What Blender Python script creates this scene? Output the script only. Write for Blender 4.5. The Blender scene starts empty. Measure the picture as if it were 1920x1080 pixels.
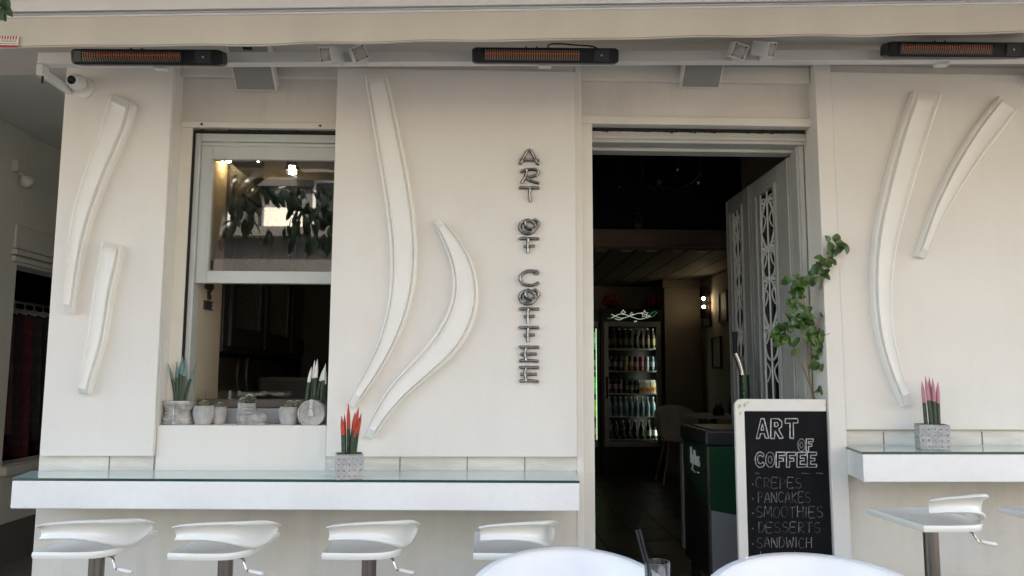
import bpy, bmesh, math, random
from mathutils import Vector, Matrix
random.seed(7)
R = math.radians
S = bpy.context.scene
COL = S.collection

# ------------------------------------------------------------------ camera
F, EYE = 1450.0, 1.42
yaw, pit, rol = R(1.77), R(6.39), 0.0039
fw = Vector((math.sin(yaw) * math.cos(pit), math.cos(yaw) * math.cos(pit), math.sin(pit)))
r0 = Vector((math.cos(yaw), -math.sin(yaw), 0)); u0 = r0.cross(fw)
rt = math.cos(rol) * r0 + math.sin(rol) * u0
up = -math.sin(rol) * r0 + math.cos(rol) * u0
cam = bpy.data.cameras.new('camera'); cam.lens = F / 1920 * 36; cam.sensor_width = 36
cam.clip_start = 0.05; cam.clip_end = 400
co = bpy.data.objects.new('camera', cam); COL.objects.link(co)
M = Matrix((rt, up, -fw)).transposed().to_4x4(); M.translation = (0, 0, EYE); co.matrix_world = M
S.camera = co

def at(px, py, Y):
    d = F * fw + (px - 960) * rt + (540 - py) * up
    p = d * (Y / d.y)
    return Vector((p.x, Y, p.z + EYE))

# ------------------------------------------------------------------ light
SUN_EL, SUN_AZ = R(52), R(-18)           # the sun stands behind the cafe
w = bpy.data.worlds.new('World'); S.world = w; w.use_nodes = True
nt = w.node_tree; nt.nodes.clear()
sky = nt.nodes.new('ShaderNodeTexSky'); sky.sky_type = 'NISHITA'; sky.sun_disc = False
sky.sun_elevation = SUN_EL; sky.sun_rotation = SUN_AZ; sky.dust_density = 2.0; sky.air_density = 1.0
bg = nt.nodes.new('ShaderNodeBackground'); bg.inputs['Strength'].default_value = 0.15
ow = nt.nodes.new('ShaderNodeOutputWorld')
nt.links.new(sky.outputs[0], bg.inputs[0]); nt.links.new(bg.outputs[0], ow.inputs[0])
sl = bpy.data.lights.new('sun', 'SUN'); sl.energy = 4.2; sl.angle = R(0.5); sl.color = (1, .94, .85)
so = bpy.data.objects.new('sun', sl); COL.objects.link(so)
sd = Vector((math.sin(SUN_AZ) * math.cos(SUN_EL), math.cos(SUN_AZ) * math.cos(SUN_EL), math.sin(SUN_EL)))
so.rotation_euler = (-sd).to_track_quat('-Z', 'Y').to_euler(); so.location = sd * 30
S.view_settings.view_transform = 'Standard'; S.view_settings.look = 'None'
S.view_settings.exposure = 2.74; S.view_settings.gamma = 1
S.view_settings.use_white_balance = True
S.view_settings.white_balance_temperature = 7750
S.render.engine = 'CYCLES'
S.cycles.max_bounces = 10; S.cycles.diffuse_bounces = 6; S.cycles.glossy_bounces = 5
S.cycles.transparent_max_bounces = 12; S.cycles.sample_clamp_indirect = 4
S.cycles.use_denoising = True

# ------------------------------------------------------------------ materials
MATS = {}
def mat(name, col, rough=.5, metal=0, var=0.0, vscale=3.0, bump=0.0, bscale=60.0, emit=None, estr=0, coat=0, spec=.5, col2=None, detail=4, bdist=.01, stretch=None, streak=0):
    m = bpy.data.materials.new(name); m.use_nodes = True
    n = m.node_tree.nodes; l = m.node_tree.links; p = n['Principled BSDF']
    p.inputs['Base Color'].default_value = (*col, 1); p.inputs['Roughness'].default_value = rough
    p.inputs['Metallic'].default_value = metal; p.inputs['Coat Weight'].default_value = coat
    p.inputs['Specular IOR Level'].default_value = spec
    tc = n.new('ShaderNodeTexCoord'); src = tc.outputs['Object']
    if stretch:
        mp = n.new('ShaderNodeMapping'); mp.inputs['Scale'].default_value = stretch
        l.new(src, mp.inputs['Vector']); src = mp.outputs[0]
    if var or col2:
        t = n.new('ShaderNodeTexNoise'); t.inputs['Scale'].default_value = vscale; t.inputs['Detail'].default_value = detail
        t.inputs['Roughness'].default_value = .6; l.new(src, t.inputs['Vector'])
        r = n.new('ShaderNodeValToRGB'); r.color_ramp.elements[0].position = .35; r.color_ramp.elements[1].position = .68
        c2 = col2 or tuple(c * (1 - var) for c in col)
        r.color_ramp.elements[0].color = (*c2, 1); r.color_ramp.elements[1].color = (*col, 1)
        l.new(t.outputs['Fac'], r.inputs['Fac']); l.new(r.outputs['Color'], p.inputs['Base Color'])
    if streak:
        base = p.inputs['Base Color'].links[0].from_socket
        mp2 = n.new('ShaderNodeMapping'); mp2.inputs['Scale'].default_value = (1, 1, .10); l.new(tc.outputs['Object'], mp2.inputs['Vector'])
        t2 = n.new('ShaderNodeTexNoise'); t2.inputs['Scale'].default_value = 14; t2.inputs['Detail'].default_value = 5; l.new(mp2.outputs[0], t2.inputs['Vector'])
        t3 = n.new('ShaderNodeTexNoise'); t3.inputs['Scale'].default_value = 2.2; t3.inputs['Detail'].default_value = 6; t3.inputs['Roughness'].default_value = .7; l.new(tc.outputs['Object'], t3.inputs['Vector'])
        m3 = n.new('ShaderNodeMath'); m3.operation = 'MULTIPLY'; l.new(t2.outputs['Fac'], m3.inputs[0]); l.new(t3.outputs['Fac'], m3.inputs[1])
        r2 = n.new('ShaderNodeMapRange'); r2.inputs['From Min'].default_value = .22; r2.inputs['From Max'].default_value = .42; r2.inputs['To Max'].default_value = streak; l.new(m3.outputs[0], r2.inputs['Value'])
        mx = n.new('ShaderNodeMix'); mx.data_type = 'RGBA'; mx.inputs['B'].default_value = (col[0] * .55, col[1] * .52, col[2] * .46, 1)
        l.new(r2.outputs[0], mx.inputs['Factor']); l.new(base, mx.inputs['A']); l.new(mx.outputs['Result'], p.inputs['Base Color'])
    if bump:
        t = n.new('ShaderNodeTexNoise'); t.inputs['Scale'].default_value = bscale; t.inputs['Detail'].default_value = 3
        l.new(src, t.inputs['Vector'])
        b = n.new('ShaderNodeBump'); b.inputs['Strength'].default_value = bump; b.inputs['Distance'].default_value = bdist
        l.new(t.outputs['Fac'], b.inputs['Height']); l.new(b.outputs['Normal'], p.inputs['Normal'])
    if emit:
        p.inputs['Emission Color'].default_value = (*emit, 1); p.inputs['Emission Strength'].default_value = estr
    MATS[name] = m
    return m

def glass(name, tint=(1, 1, 1), fac=.1, rough=0.0, blend=.35):
    m = bpy.data.materials.new(name); m.use_nodes = True
    n = m.node_tree.nodes; l = m.node_tree.links; n.clear()
    o = n.new('ShaderNodeOutputMaterial'); t = n.new('ShaderNodeBsdfTransparent'); t.inputs[0].default_value = (*tint, 1)
    g = n.new('ShaderNodeBsdfGlossy'); g.inputs['Roughness'].default_value = rough
    lw = n.new('ShaderNodeLayerWeight'); lw.inputs[0].default_value = blend
    mr = n.new('ShaderNodeMapRange'); mr.inputs['To Min'].default_value = fac; mr.inputs['To Max'].default_value = .9
    mx = n.new('ShaderNodeMixShader')
    l.new(lw.outputs['Fresnel'], mr.inputs['Value']); l.new(mr.outputs[0], mx.inputs[0])
    l.new(t.outputs[0], mx.inputs[1]); l.new(g.outputs[0], mx.inputs[2]); l.new(mx.outputs[0], o.inputs[0])
    return m

plaster = mat('plaster', (.76, .73, .685), .75, var=.05, vscale=1.6, bump=.14, bscale=70, bdist=.004, streak=.07)
plaster_b = mat('plaster_worn', (.72, .685, .62), .8, var=.10, vscale=2.4, bump=.2, bscale=50, bdist=.005, streak=.24)
plinth_m = mat('plinth_stone', (.74, .71, .66), .7, vscale=5, col2=(.58, .55, .50), bump=.2, bscale=40, bdist=.004, stretch=(1, 1, 5))
relief_m = mat('relief_paint', (.83, .815, .78), .5, var=.03, vscale=6, bump=.05, bscale=120, bdist=.002, streak=.06)
trim_m = mat('trim_paint', (.72, .69, .62), .55, var=.07, vscale=5)
winpaint = mat('window_paint', (.50, .52, .50), .45, var=.08, vscale=8, bump=.05, bscale=30)
doorpaint = mat('door_paint', (.46, .46, .43), .5, var=.10, vscale=7, bump=.06, bscale=25)
leafpaint = mat('leaf_paint', (.42, .42, .39), .5, var=.12, vscale=7)
dark_gap = mat('dark_gap', (.012, .011, .010), .9)
joint_m = mat('joint_dirt', (.20, .18, .15), .9)
soffit_m = mat('soffit_paint', (.55, .51, .45), .8, var=.12, vscale=2)
awn_fab = mat('awning_fabric', (.63, .595, .54), .85, var=.12, vscale=2.5, bump=.25, bscale=180, bdist=.003, stretch=(1, 1, .5))
awn_bar = mat('awning_bar', (.76, .77, .78), .35, var=.06, vscale=6)
white_metal = mat('white_metal', (.74, .72, .68), .4, var=.04, vscale=10)
white_plastic = mat('white_plastic', (.81, .80, .75), .22, var=.02, vscale=20, coat=.3)
cam_plastic = mat('camera_plastic', (.74, .72, .68), .35)
chair_plastic = mat('chair_plastic', (.83, .84, .85), .28, var=.02, vscale=9, coat=.2)
counter_paint = mat('counter_paint', (.82, .815, .805), .45, var=.03, vscale=30, bump=.45, bscale=230, bdist=.003)
glass_top = mat('glass_top', (.56, .70, .67), .03, var=.04, vscale=4, spec=.6, coat=.3)
glass_edge = mat('glass_edge', (.010, .060, .052), .08)
black_metal = mat('black_metal', (.012, .012, .014), .35)
black_matt = mat('black_matt', (.012, .012, .013), .75)
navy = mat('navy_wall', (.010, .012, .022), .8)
steel = mat('steel', (.45, .44, .43), .3, metal=1, bump=.05, bscale=20, stretch=(1, 1, 30))
post_steel = mat('post_steel', (.30, .27, .25), .28, metal=1, var=.2, vscale=14, stretch=(6, 6, .3))
chrome = mat('chrome', (.65, .65, .66), .1, metal=1)
pewter = mat('pewter', (.50, .48, .46), .32, metal=1, var=.45, vscale=60, bump=.4, bscale=120, bdist=.003)
heat_glow = mat('heater_element', (.36, .11, .055), .5, emit=(1, .20, .05), estr=.022)
heat_refl = mat('heater_reflector', (.36, .30, .25), .4, metal=.8)
concrete = mat('concrete', (.50, .49, .47), .9, vscale=18, col2=(.31, .30, .285), bump=.5, bscale=50, bdist=.006, detail=6)
silverpot = mat('silver_pot', (.60, .59, .56), .45, vscale=30, col2=(.27, .26, .24), bump=.5, bscale=35, bdist=.008, metal=.25)
spike_g = mat('spike_green', (.035, .075, .035), .45, vscale=70, col2=(.012, .03, .016), stretch=(1, 1, 1.6))
tip_red = mat('tip_red', (.62, .05, .012), .45, var=.4, vscale=40)
tip_pink = mat('tip_pink', (.55, .23, .28), .5, var=.2, vscale=40)
tip_teal = mat('tip_teal', (.13, .25, .235), .5, var=.3, vscale=40)
tip_white = mat('tip_white', (.75, .74, .70), .5, var=.1, vscale=40)
soil = mat('soil', (.04, .03, .022), .95, bump=.6, bscale=90)
cactus_m = mat('cactus', (.17, .16, .09), .9, vscale=140, col2=(.06, .07, .03), bump=.8, bscale=160)
cactus_g = mat('cactus_dark', (.05, .085, .04), .85, vscale=120, col2=(.02, .035, .018), bump=.8, bscale=160)
spine_m = mat('cactus_spines', (.60, .58, .50), .8)
leaf_m = mat('leaf_green', (.072, .150, .024), .38, vscale=18, col2=(.022, .060, .013))
stem_m = mat('stem_brown', (.30, .20, .09), .7, var=.3, vscale=20)
tree_leaf = mat('tree_leaf', (.030, .060, .018), .5, vscale=4, col2=(.018, .038, .012))
bark = mat('bark', (.13, .10, .075), .9, vscale=8, col2=(.07, .055, .04), bump=.8, bscale=14, bdist=.03)
board_m = mat('chalkboard', (.004, .0045, .006), .75, vscale=7, col2=(.007, .0075, .009), spec=.15)
frame_m = mat('board_frame', (.74, .72, .68), .5, var=.06, vscale=9)
stain_m = mat('tape_stain', (.55, .49, .36), .6, var=.2, vscale=30)
chalk = mat('chalk', (.66, .66, .64), .95, vscale=60, col2=(.28, .28, .28))
chalk_m = mat('chalk_menu', (.30, .30, .295), .95, vscale=26, col2=(.035, .035, .035))
chalk_f = mat('chalk_faint', (.36, .36, .35), .95, vscale=60, col2=(.07, .07, .07))
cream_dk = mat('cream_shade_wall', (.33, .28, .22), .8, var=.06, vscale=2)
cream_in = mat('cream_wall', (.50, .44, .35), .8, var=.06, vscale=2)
plank_m = mat('ceiling_planks', (.26, .23, .19), .7, var=.1, vscale=3)
beam_m = mat('beam_wood', (.40, .30, .23), .6, var=.15, vscale=4, stretch=(1, 1, 6))
floor_in = mat('interior_floor', (.060, .046, .036), .35, var=.25, vscale=3)
grout = mat('grout', (.008, .008, .008), .9)
cab_dark = mat('cabinet_dark', (.012, .0125, .0125), .5)
green_p = mat('green_panel', (.010, .050, .022), .3, coat=.2)
steel_p = mat('grey_panel', (.36, .35, .34), .4, metal=.4, var=.08, vscale=4)
white_ink = mat('white_ink', (.72, .72, .70), .5)
fridge_black = mat('fridge_black', (.008, .009, .009), .3)
fridge_frame = mat('fridge_frame', (.30, .31, .31), .4, metal=.5)
neon = mat('neon_sign', (.8, .9, .85), .5, emit=(.85, 1, .93), estr=.10)
neon_g = mat('neon_green', (.1, .3, .18), .5, emit=(.15, .6, .35), estr=.05)
led = mat('led_strip', (.9, 1, .97), .5, emit=(.85, 1, .95), estr=2.2)
bulb_w = mat('bulb_warm', (1, .9, .7), .5, emit=(1, .74, .40), estr=34)
bulb_s = mat('bulb_sconce', (1, .9, .7), .5, emit=(1, .86, .62), estr=9)
clear = glass('clear_glass', (.97, .99, .98), .005, 0.0, .2)
pane_m = glass('pane_glass', (.86, .87, .87), .10)
tumbler_m = glass('tumbler_glass', (.88, .90, .90), .10, .02)
bottle_d = mat('bottle_dark', (.012, .022, .014), .12, coat=.4)
bottle_w = mat('bottle_clear', (.22, .30, .32), .15, coat=.4)
label_w = mat('label_white', (.55, .55, .52), .5)
ground_m = mat('ground_paving', (.15, .14, .13), .85, var=.2, vscale=1.3, bump=.3, bscale=30)
opp_white = mat('opposite_white', (.80, .77, .72), .8, var=.05, vscale=1)
opp_grey = mat('opposite_grey', (.085, .085, .09), .8, var=.08, vscale=1)
opp_cream = mat('opposite_cream', (.27, .24, .20), .8, var=.08, vscale=1)
roof_tile = mat('roof_tile', (.35, .14, .08), .8, var=.2, vscale=6)
alley_p = mat('alley_plaster', (.62, .60, .545), .85, var=.10, vscale=1.8, bump=.1, bscale=40)
alley_t = mat('alley_trim', (.56, .54, .49), .7, var=.06, vscale=4)
wood_leg = mat('wood_leg', (.42, .30, .18), .6, var=.2, vscale=10)
tag_white = mat('tag_white', (.70, .66, .62), .6)
tag_red = mat('tag_red', (.36, .035, .045), .6)

# ------------------------------------------------------------------ mesh helpers
class MB:
    def __init__(s): s.bm = bmesh.new()
    def face(s, pts, mi=0):
        try:
            f = s.bm.faces.new([s.bm.verts.new(p) for p in pts]); f.material_index = mi; return f
        except ValueError: pass
    def box(s, x0, x1, y0, y1, z0, z1, mi=0, rot=None):
        r = bmesh.ops.create_cube(s.bm, size=1)
        c = Vector(((x0 + x1) / 2, (y0 + y1) / 2, (z0 + z1) / 2))
        for v in r['verts']:
            v.co = Vector((v.co.x * (x1 - x0), v.co.y * (y1 - y0), v.co.z * (z1 - z0)))
            if rot: v.co = rot @ v.co
            v.co += c
        for f in {f for v in r['verts'] for f in v.link_faces}: f.material_index = mi
        return s
    def grid(s, rows, mi=0, closed=False, cap=False):
        V = [[s.bm.verts.new(p) for p in row] for row in rows]
        n = len(V[0])
        for i in range(len(V) - 1):
            for j in range(n if closed else n - 1):
                k = (j + 1) % n
                f = s.bm.faces.new((V[i][j], V[i][k], V[i + 1][k], V[i + 1][j])); f.material_index = mi(i) if callable(mi) else mi
        if cap:
            a = s.bm.faces.new(V[0][::-1]); b = s.bm.faces.new(V[-1])
            a.material_index = mi(0) if callable(mi) else mi; b.material_index = mi(len(V) - 2) if callable(mi) else mi
        return s
    def tube(s, pts, rad, n=8, mi=0, flat=None):
        pts = [Vector(p) for p in pts]; rows = []
        if not hasattr(rad, '__len__'): rad = [rad] * len(pts)
        ref = None
        for i, p in enumerate(pts):
            t = (pts[min(i + 1, len(pts) - 1)] - pts[max(i - 1, 0)]).normalized()
            if ref is None:
                a = Vector((0, 0, 1)) if abs(t.z) < .9 else Vector((1, 0, 0)); ref = t.cross(a).normalized()
            ref = (ref - t * ref.dot(t)).normalized(); b = t.cross(ref)
            rows.append([p + (ref * math.cos(2 * math.pi * k / n) + b * math.sin(2 * math.pi * k / n)) * rad[i] for k in range(n)])
        return s.grid(rows, mi, True, True)
    def lathe(s, prof, n=24, c=(0, 0, 0), mi=0, axis=None):
        rows = []; q = axis.to_track_quat('Z', 'Y').to_matrix() if axis else None
        for (r, z) in prof:
            row = [Vector((r * math.cos(2 * math.pi * k / n), r * math.sin(2 * math.pi * k / n), z)) for k in range(n)]
            rows.append([Vector(c) + (q @ v if q else v) for v in row])
        return s.grid(rows, mi, True, True)
    def prism(s, poly, vec, mi=0):
        vec = Vector(vec); a = [s.bm.verts.new(p) for p in poly]; b = [s.bm.verts.new(Vector(p) + vec) for p in poly]
        n = len(a); fs = [s.bm.faces.new(a[::-1]), s.bm.faces.new(b)]
        for i in range(n): fs.append(s.bm.faces.new((a[i], a[(i + 1) % n], b[(i + 1) % n], b[i])))
        for f in fs: f.material_index = mi
        return s
    def ball(s, c, r, sc=(1, 1, 1), mi=0, u=14, v=9):
        q = bmesh.ops.create_uvsphere(s.bm, u_segments=u, v_segments=v, radius=r)
        for x in q['verts']: x.co = Vector(c) + Vector((x.co.x * sc[0], x.co.y * sc[1], x.co.z * sc[2]))
        for f in {f for x in q['verts'] for f in x.link_faces}: f.material_index = mi
        return s
    def build(s, name, mats, parent=None, smooth=False, bevel=0, subsurf=0, ang=35):
        bmesh.ops.recalc_face_normals(s.bm, faces=s.bm.faces)
        me = bpy.data.meshes.new(name)
        o = bpy.data.objects.new(name, me); COL.objects.link(o)
        off = Vector((0, 0, 0)); p = parent
        while p: off += p.location; p = p.parent
        for v in s.bm.verts: v.co -= off
        s.bm.to_mesh(me); s.bm.free()
        for m in (mats if isinstance(mats, (list, tuple)) else [mats]): me.materials.append(m)
        if parent: o.parent = parent
        if smooth:
            for f in me.polygons: f.use_smooth = True
            if not subsurf: me.set_sharp_from_angle(angle=R(ang))
        if bevel:
            b = o.modifiers.new('bevel', 'BEVEL'); b.width = bevel; b.segments = 2; b.limit_method = 'ANGLE'; b.angle_limit = R(40)
        if subsurf:
            b = o.modifiers.new('sub', 'SUBSURF'); b.levels = subsurf; b.render_levels = subsurf
        return o

def tag(o, label, cat, group=None):
    o['label'] = label; o['category'] = cat
    if group: o['group'] = group
    return o
def thing(name, label, cat, loc=(0, 0, 0), group=None):
    o = bpy.data.objects.new(name, None); COL.objects.link(o); o.location = loc; o.empty_display_size = .1
    return tag(o, label, cat, group)
def struct(o, kind='structure'): o['kind'] = kind; return o
def copy_tree(o, parent=None):
    c = o.copy(); COL.objects.link(c)
    if parent: c.parent = parent
    for ch in list(o.children): copy_tree(ch, c)
    return c
def clone(o, loc, label=None, rz=None, group=None):
    c = copy_tree(o); c.location = loc
    if label: c['label'] = label
    if rz is not None: c.rotation_euler.z = rz
    if group: c['group'] = group
    return c
def part(name, m, parent, *boxes, bevel=0, **k):
    b = MB()
    for q in boxes: b.box(*q)
    return b.build(name, m, parent, bevel=bevel, **k)

def catmull(P, n):
    P = [Vector(p) for p in P]; L = [0]
    for a, b in zip(P, P[1:]): L.append(L[-1] + (b - a).length)
    out = []
    for i in range(n):
        t = L[-1] * i / (n - 1); k = 0
        while k < len(P) - 2 and L[k + 1] < t: k += 1
        u = (t - L[k]) / (L[k + 1] - L[k]); p1, p2 = P[k], P[k + 1]
        p0 = P[k - 1] if k else p1 - (p2 - p1); p3 = P[k + 2] if k + 2 < len(P) else p2 + (p2 - p1)
        out.append(.5 * ((2 * p1) + (p2 - p0) * u + (2 * p0 - 5 * p1 + 4 * p2 - p3) * u * u + (3 * p1 - p0 - 3 * p2 + p3) * u ** 3))
    return out

# ------------------------------------------------------------------ stroke letters
def arc(cx, cy, rx, ry, a0, a1, n=12):
    return [(cx + rx * math.cos(R(a0 + (a1 - a0) * i / n)), cy + ry * math.sin(R(a0 + (a1 - a0) * i / n))) for i in range(n + 1)]
GL = {
 'A': [[(0, 0), (.5, 1), (1, 0)], [(.2, .36), (.82, .36)]],
 'C': [arc(.55, .5, .52, .5, 48, 312)],
 'D': [[(.08, 1), (.08, 0)], [(0, 1)] + arc(.3, .5, .65, .5, 80, -80) + [(.0, 0)]],
 'E': [[(.95, 1), (.05, 1), (.05, 0), (.95, 0)], [(.05, .52), (.75, .52)]],
 'H': [[(.05, 1), (.05, 0)], [(.95, 1), (.95, 0)], [(.05, .5), (.95, .5)]],
 'I': [[(.5, 1), (.5, 0)]],
 'K': [[(.08, 1), (.08, 0)], [(.9, 1), (.08, .45), (.95, 0)]],
 'L': [[(.08, 1), (.08, 0), (.9, 0)]],
 'M': [[(0, 0), (.12, 1), (.5, .3), (.88, 1), (1, 0)]],
 'N': [[(.05, 0), (.05, 1), (.95, 0), (.95, 1)]],
 'O': [arc(.5, .5, .5, .5, 90, 450, 20)],
 'P': [[(.1, 0), (.1, 1)], [(.0, .97)] + arc(.35, .74, .5, .25, 80, -90) + [(.1, .47)]],
 'R': [[(.1, 0), (.1, 1)], [(.0, .97)] + arc(.35, .74, .5, .25, 80, -90) + [(.1, .47), (.95, 0)]],
 'S': [arc(.52, .75, .42, .25, 40, 265, 9) + arc(.5, .25, .45, .25, 85, -150, 10)],
 'T': [[(0, 1), (1, 1)], [(.5, 1), (.5, 0)]],
 'U': [[(.05, 1), (.05, .35)] + arc(.5, .32, .45, .32, 180, 360, 8) + [(.95, 1)]],
 'V': [[(0, 1), (.5, 0), (1, 1)]], 'Y': [[(0, 1), (.5, .5), (1, 1)], [(.5, .5), (.5, 0)]],
 'W': [[(0, 1), (.22, 0), (.5, .75), (.78, 0), (1, 1)]],
 'y': [[(0, .62), (.45, .05)], [(.9, .62), (.3, -.35), (0, -.3)]], 't': [[(.4, 1), (.4, .1), (.8, 0)], [(0, .65), (.85, .65)]],
 'h': [[(.1, 1), (.1, 0)], [(.1, .4), (.5, .62), (.85, .45), (.85, 0)]], 'o': [arc(.45, .31, .42, .31, 90, 450, 14)],
 's': [arc(.45, .47, .35, .16, 40, 265, 7) + arc(.45, .16, .38, .16, 85, -150, 8)],
}

# ------------------------------------------------------------------ key measures (metres; the facade looks along -Y)
PY, WY, RY = 3.42, 3.45, 3.53            # panel fronts, lower wall, recessed wall
SOF = 2.87
WL, WR = -1.37, -.64                     # window
DL, DR = .477, 1.512                     # doorway
SILL = 1.196
FLZ = .30

# ------------------------------------------------------------------ ground
struct(part('ground', ground_m, None, (-60, 60, -60, 60, -.3, 0)))
b = MB(); b.box(.44, 2.6, 3.5, 9.7, .1, FLZ)
for k in range(9):
    x = .52 + k * .26; b.box(x, x + .005, 3.52, 9.65, FLZ, FLZ + .0012, 1)
for k in range(14):
    y = 3.7 + k * .42; b.box(.46, 2.58, y, y + .005, FLZ, FLZ + .0010, 1)
struct(b.build('floor', [floor_in, grout]))
struct(part('doorstep', plaster_b, None, (DL - .03, DR - .005, 3.2, 3.498, 0, .15), bevel=.006))

# ------------------------------------------------------------------ cafe building
B = thing('cafe_building', 'cream plastered cafe front with three raised wall panels, a sash window and an open doorway', 'building')
def P(name, m, *bx, **k): return part(name, m, B, *bx, **k)
# lower wall below the panels, left of the door and right of the door
P('lower_wall', plaster_b, (-1.925, .40, WY, 3.62, 0, 1.0), bevel=.004)
for xa, xe, js in ((-1.925, -1.432, (205, 289)), (-.70, .40, (750, 876, 984))):
    b = MB(); b.box(xa, xe, WY, 3.62, 1.002, 1.07)
    for px in js:
        x = at(px, 868, WY).x; b.box(x - .002, x + .002, WY - .0015, WY + .002, 1.004, 1.064, 1)
    b.build('plinth_band', [plinth_m, joint_m], B)
P('sill_block', plaster, (-1.43, -.70, WY - .006, 3.62, 1.002, SILL), bevel=.004)
P('wall', plaster, (-1.925, -1.43, WY, 3.62, 1.072, SOF), (-.70, .392, WY, 3.62, 1.072, SOF))
P('wall_panel', plaster, (-1.908, -1.432, PY, WY - .001, 1.066, 2.80), bevel=.004)
P('wall_panel', plaster, (-.696, .393, PY, WY - .001, 1.064, 2.81), bevel=.004)
P('recessed_wall', plaster_b, (-1.43, -.70, RY, 3.62, 2.585, SOF))
P('side_trim', trim_m, (-1.429, -1.374, RY - .006, 3.62, SILL, 2.582), (-.701, -.645, RY + .02, 3.62, SILL, 2.50))
P('cornice', trim_m, (-1.429, -.701, RY - .03, RY - .001, 2.79, SOF - .001), bevel=.005)
P('cornice', trim_m, (.425, DR - .002, 3.47, 3.499, 2.79, SOF - .001), bevel=.005)
P('window_head_trim', trim_m, (-1.429, -.70, RY - .02, RY + .02, 2.551, 2.579), bevel=.003)
P('reveal_strip', plaster, (.394, .424, WY - .004, 3.62, 0, SOF - .001), bevel=.003)
P('door_side_trim', trim_m, (.4245, DL, 3.475, 3.62, .0, 2.582), bevel=.003)
P('wall_above_door', plaster_b, (.425, DR, 3.50, 3.62, 2.623, SOF))
P('door_head_trim', trim_m, (.425, DR, 3.478, 3.62, 2.583, 2.622), bevel=.003)
# ragged dark gap above the door frame
b = MB(); b.box(DL, DR - .01, 3.535, 3.60, 2.571, 2.582)
x = DL + .01
while x < DR - .03:
    wd = random.uniform(.008, .03); h = random.uniform(.002, .011)
    b.prism([(x, 3.529, 2.572), (x + wd, 3.529, 2.572), (x + wd * .7, 3.529, 2.572 - h), (x + wd * .3, 3.529, 2.572 - h * random.uniform(.4, 1))], (0, .01, 0)); x += wd * random.uniform(.7, 1.6)
b.build('peeling_gap', dark_gap, B)
P('pilaster', plaster, (DR, 1.588, PY, 3.70, 0, SOF - .002), bevel=.004)
b = MB(); b.box(1.588, 4.6, WY, 3.62, 0, 1.109); b.box(1.588, 4.6, WY, 3.62, 1.178, SOF)
b.build('wall', plaster_b, B)
b = MB(); b.box(1.589, 4.6, WY + .002, 3.60, 1.110, 1.177)
for px in (1657, 1842):
    x = at(px, 822, WY).x; b.box(x - .002, x + .002, WY - .0005, WY + .004, 1.114, 1.174, 1)
b.build('plinth_band', [plinth_m, joint_m], B)
P('wall_panel', plaster, (1.589, 3.3, PY + .006, WY - .001, 1.184, 2.83), bevel=.003)
# soffit, upper storeys, sides, back
b = MB(); b.box(-1.95, 5, 1.75, 3.62, SOF + .0, 3.05); b.box(-4.6, -1.951, 1.75, 3.72, SOF + .0, 3.05)  # slab deepened toward the street so its overhang darkens the upper wall
b.build('balcony_slab', soffit_m, B)
P('upper_wall', plaster_b, (-1.95, 5, 3.5, 3.62, 3.05, 12), (-1.95, -1.85, 3.63, 9.7, 0, 12), (4.6, 5, 3.63, 9.7, 0, 12), (-1.95, 5, 9.7, 9.9, 0, 12))
P('roof', roof_tile, (-1.95, 5, 3.3, 9.95, 12.0, 12.2))

# ---- window
b = MB()
b.box(WL, -1.345, 3.55, 3.62, SILL + .001, 2.535); b.box(-1.345, WR, 3.552, 3.62, 2.497, 2.535)
b.box(-1.3445, WR, 3.562, 3.574, 2.478, 2.496)
W = b.build('window', winpaint, B, bevel=.004)
part('bottom_rail', mat('rail_blue', (.36, .40, .44), .5), W, (-1.344, WR, 3.575, 3.63, 1.1965, 1.262), bevel=.003)
b = MB(); z0, z1 = 1.832, 2.478
b.box(-1.3445, -1.290, 3.566, 3.60, z0, z1); b.box(-.70, WR, 3.566, 3.60, z0, z1)
b.box(-1.29, -.70, 3.566, 3.60, 2.415, z1); b.box(-1.29, -.70, 3.558, 3.60, z0, 1.888)
b.box(-1.298, -1.290, 3.561, 3.5655, 1.89, 2.42); b.box(-1.29, -.70, 3.561, 3.5655, 2.415, 2.423)
b.build('sash', winpaint, W, bevel=.003)
part('pane', pane_m, W, (-1.29, -.70, 3.585, 3.589, 1.888, 2.415))
for x, z in ((at(382, 239, 3.53).x, 2.563), (at(603, 238, 3.53).x, 2.563)):
    b = MB(); b.ball((x, 3.505, z), .005); b.box(x - .009, x + .002, 3.503, 3.506, z - .002, z + .002); b.build('screw', black_matt, W)
part('gap_line', dark_gap, W, (-1.3735, -1.3705, 3.53, 3.60, SILL + .002, 2.545), (-1.37, -.70, 3.536, 3.60, 2.537, 2.543))
P('window_shelf', mat('shelf_steel', (.13, .105, .09), .55, var=.3, vscale=6), (-1.34, WR, 3.66, 3.80, 1.262, 1.300), bevel=.003)
part('guard_pane', clear, W, (-1.30, WR, 3.64, 3.644, 1.300, 1.340))

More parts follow.
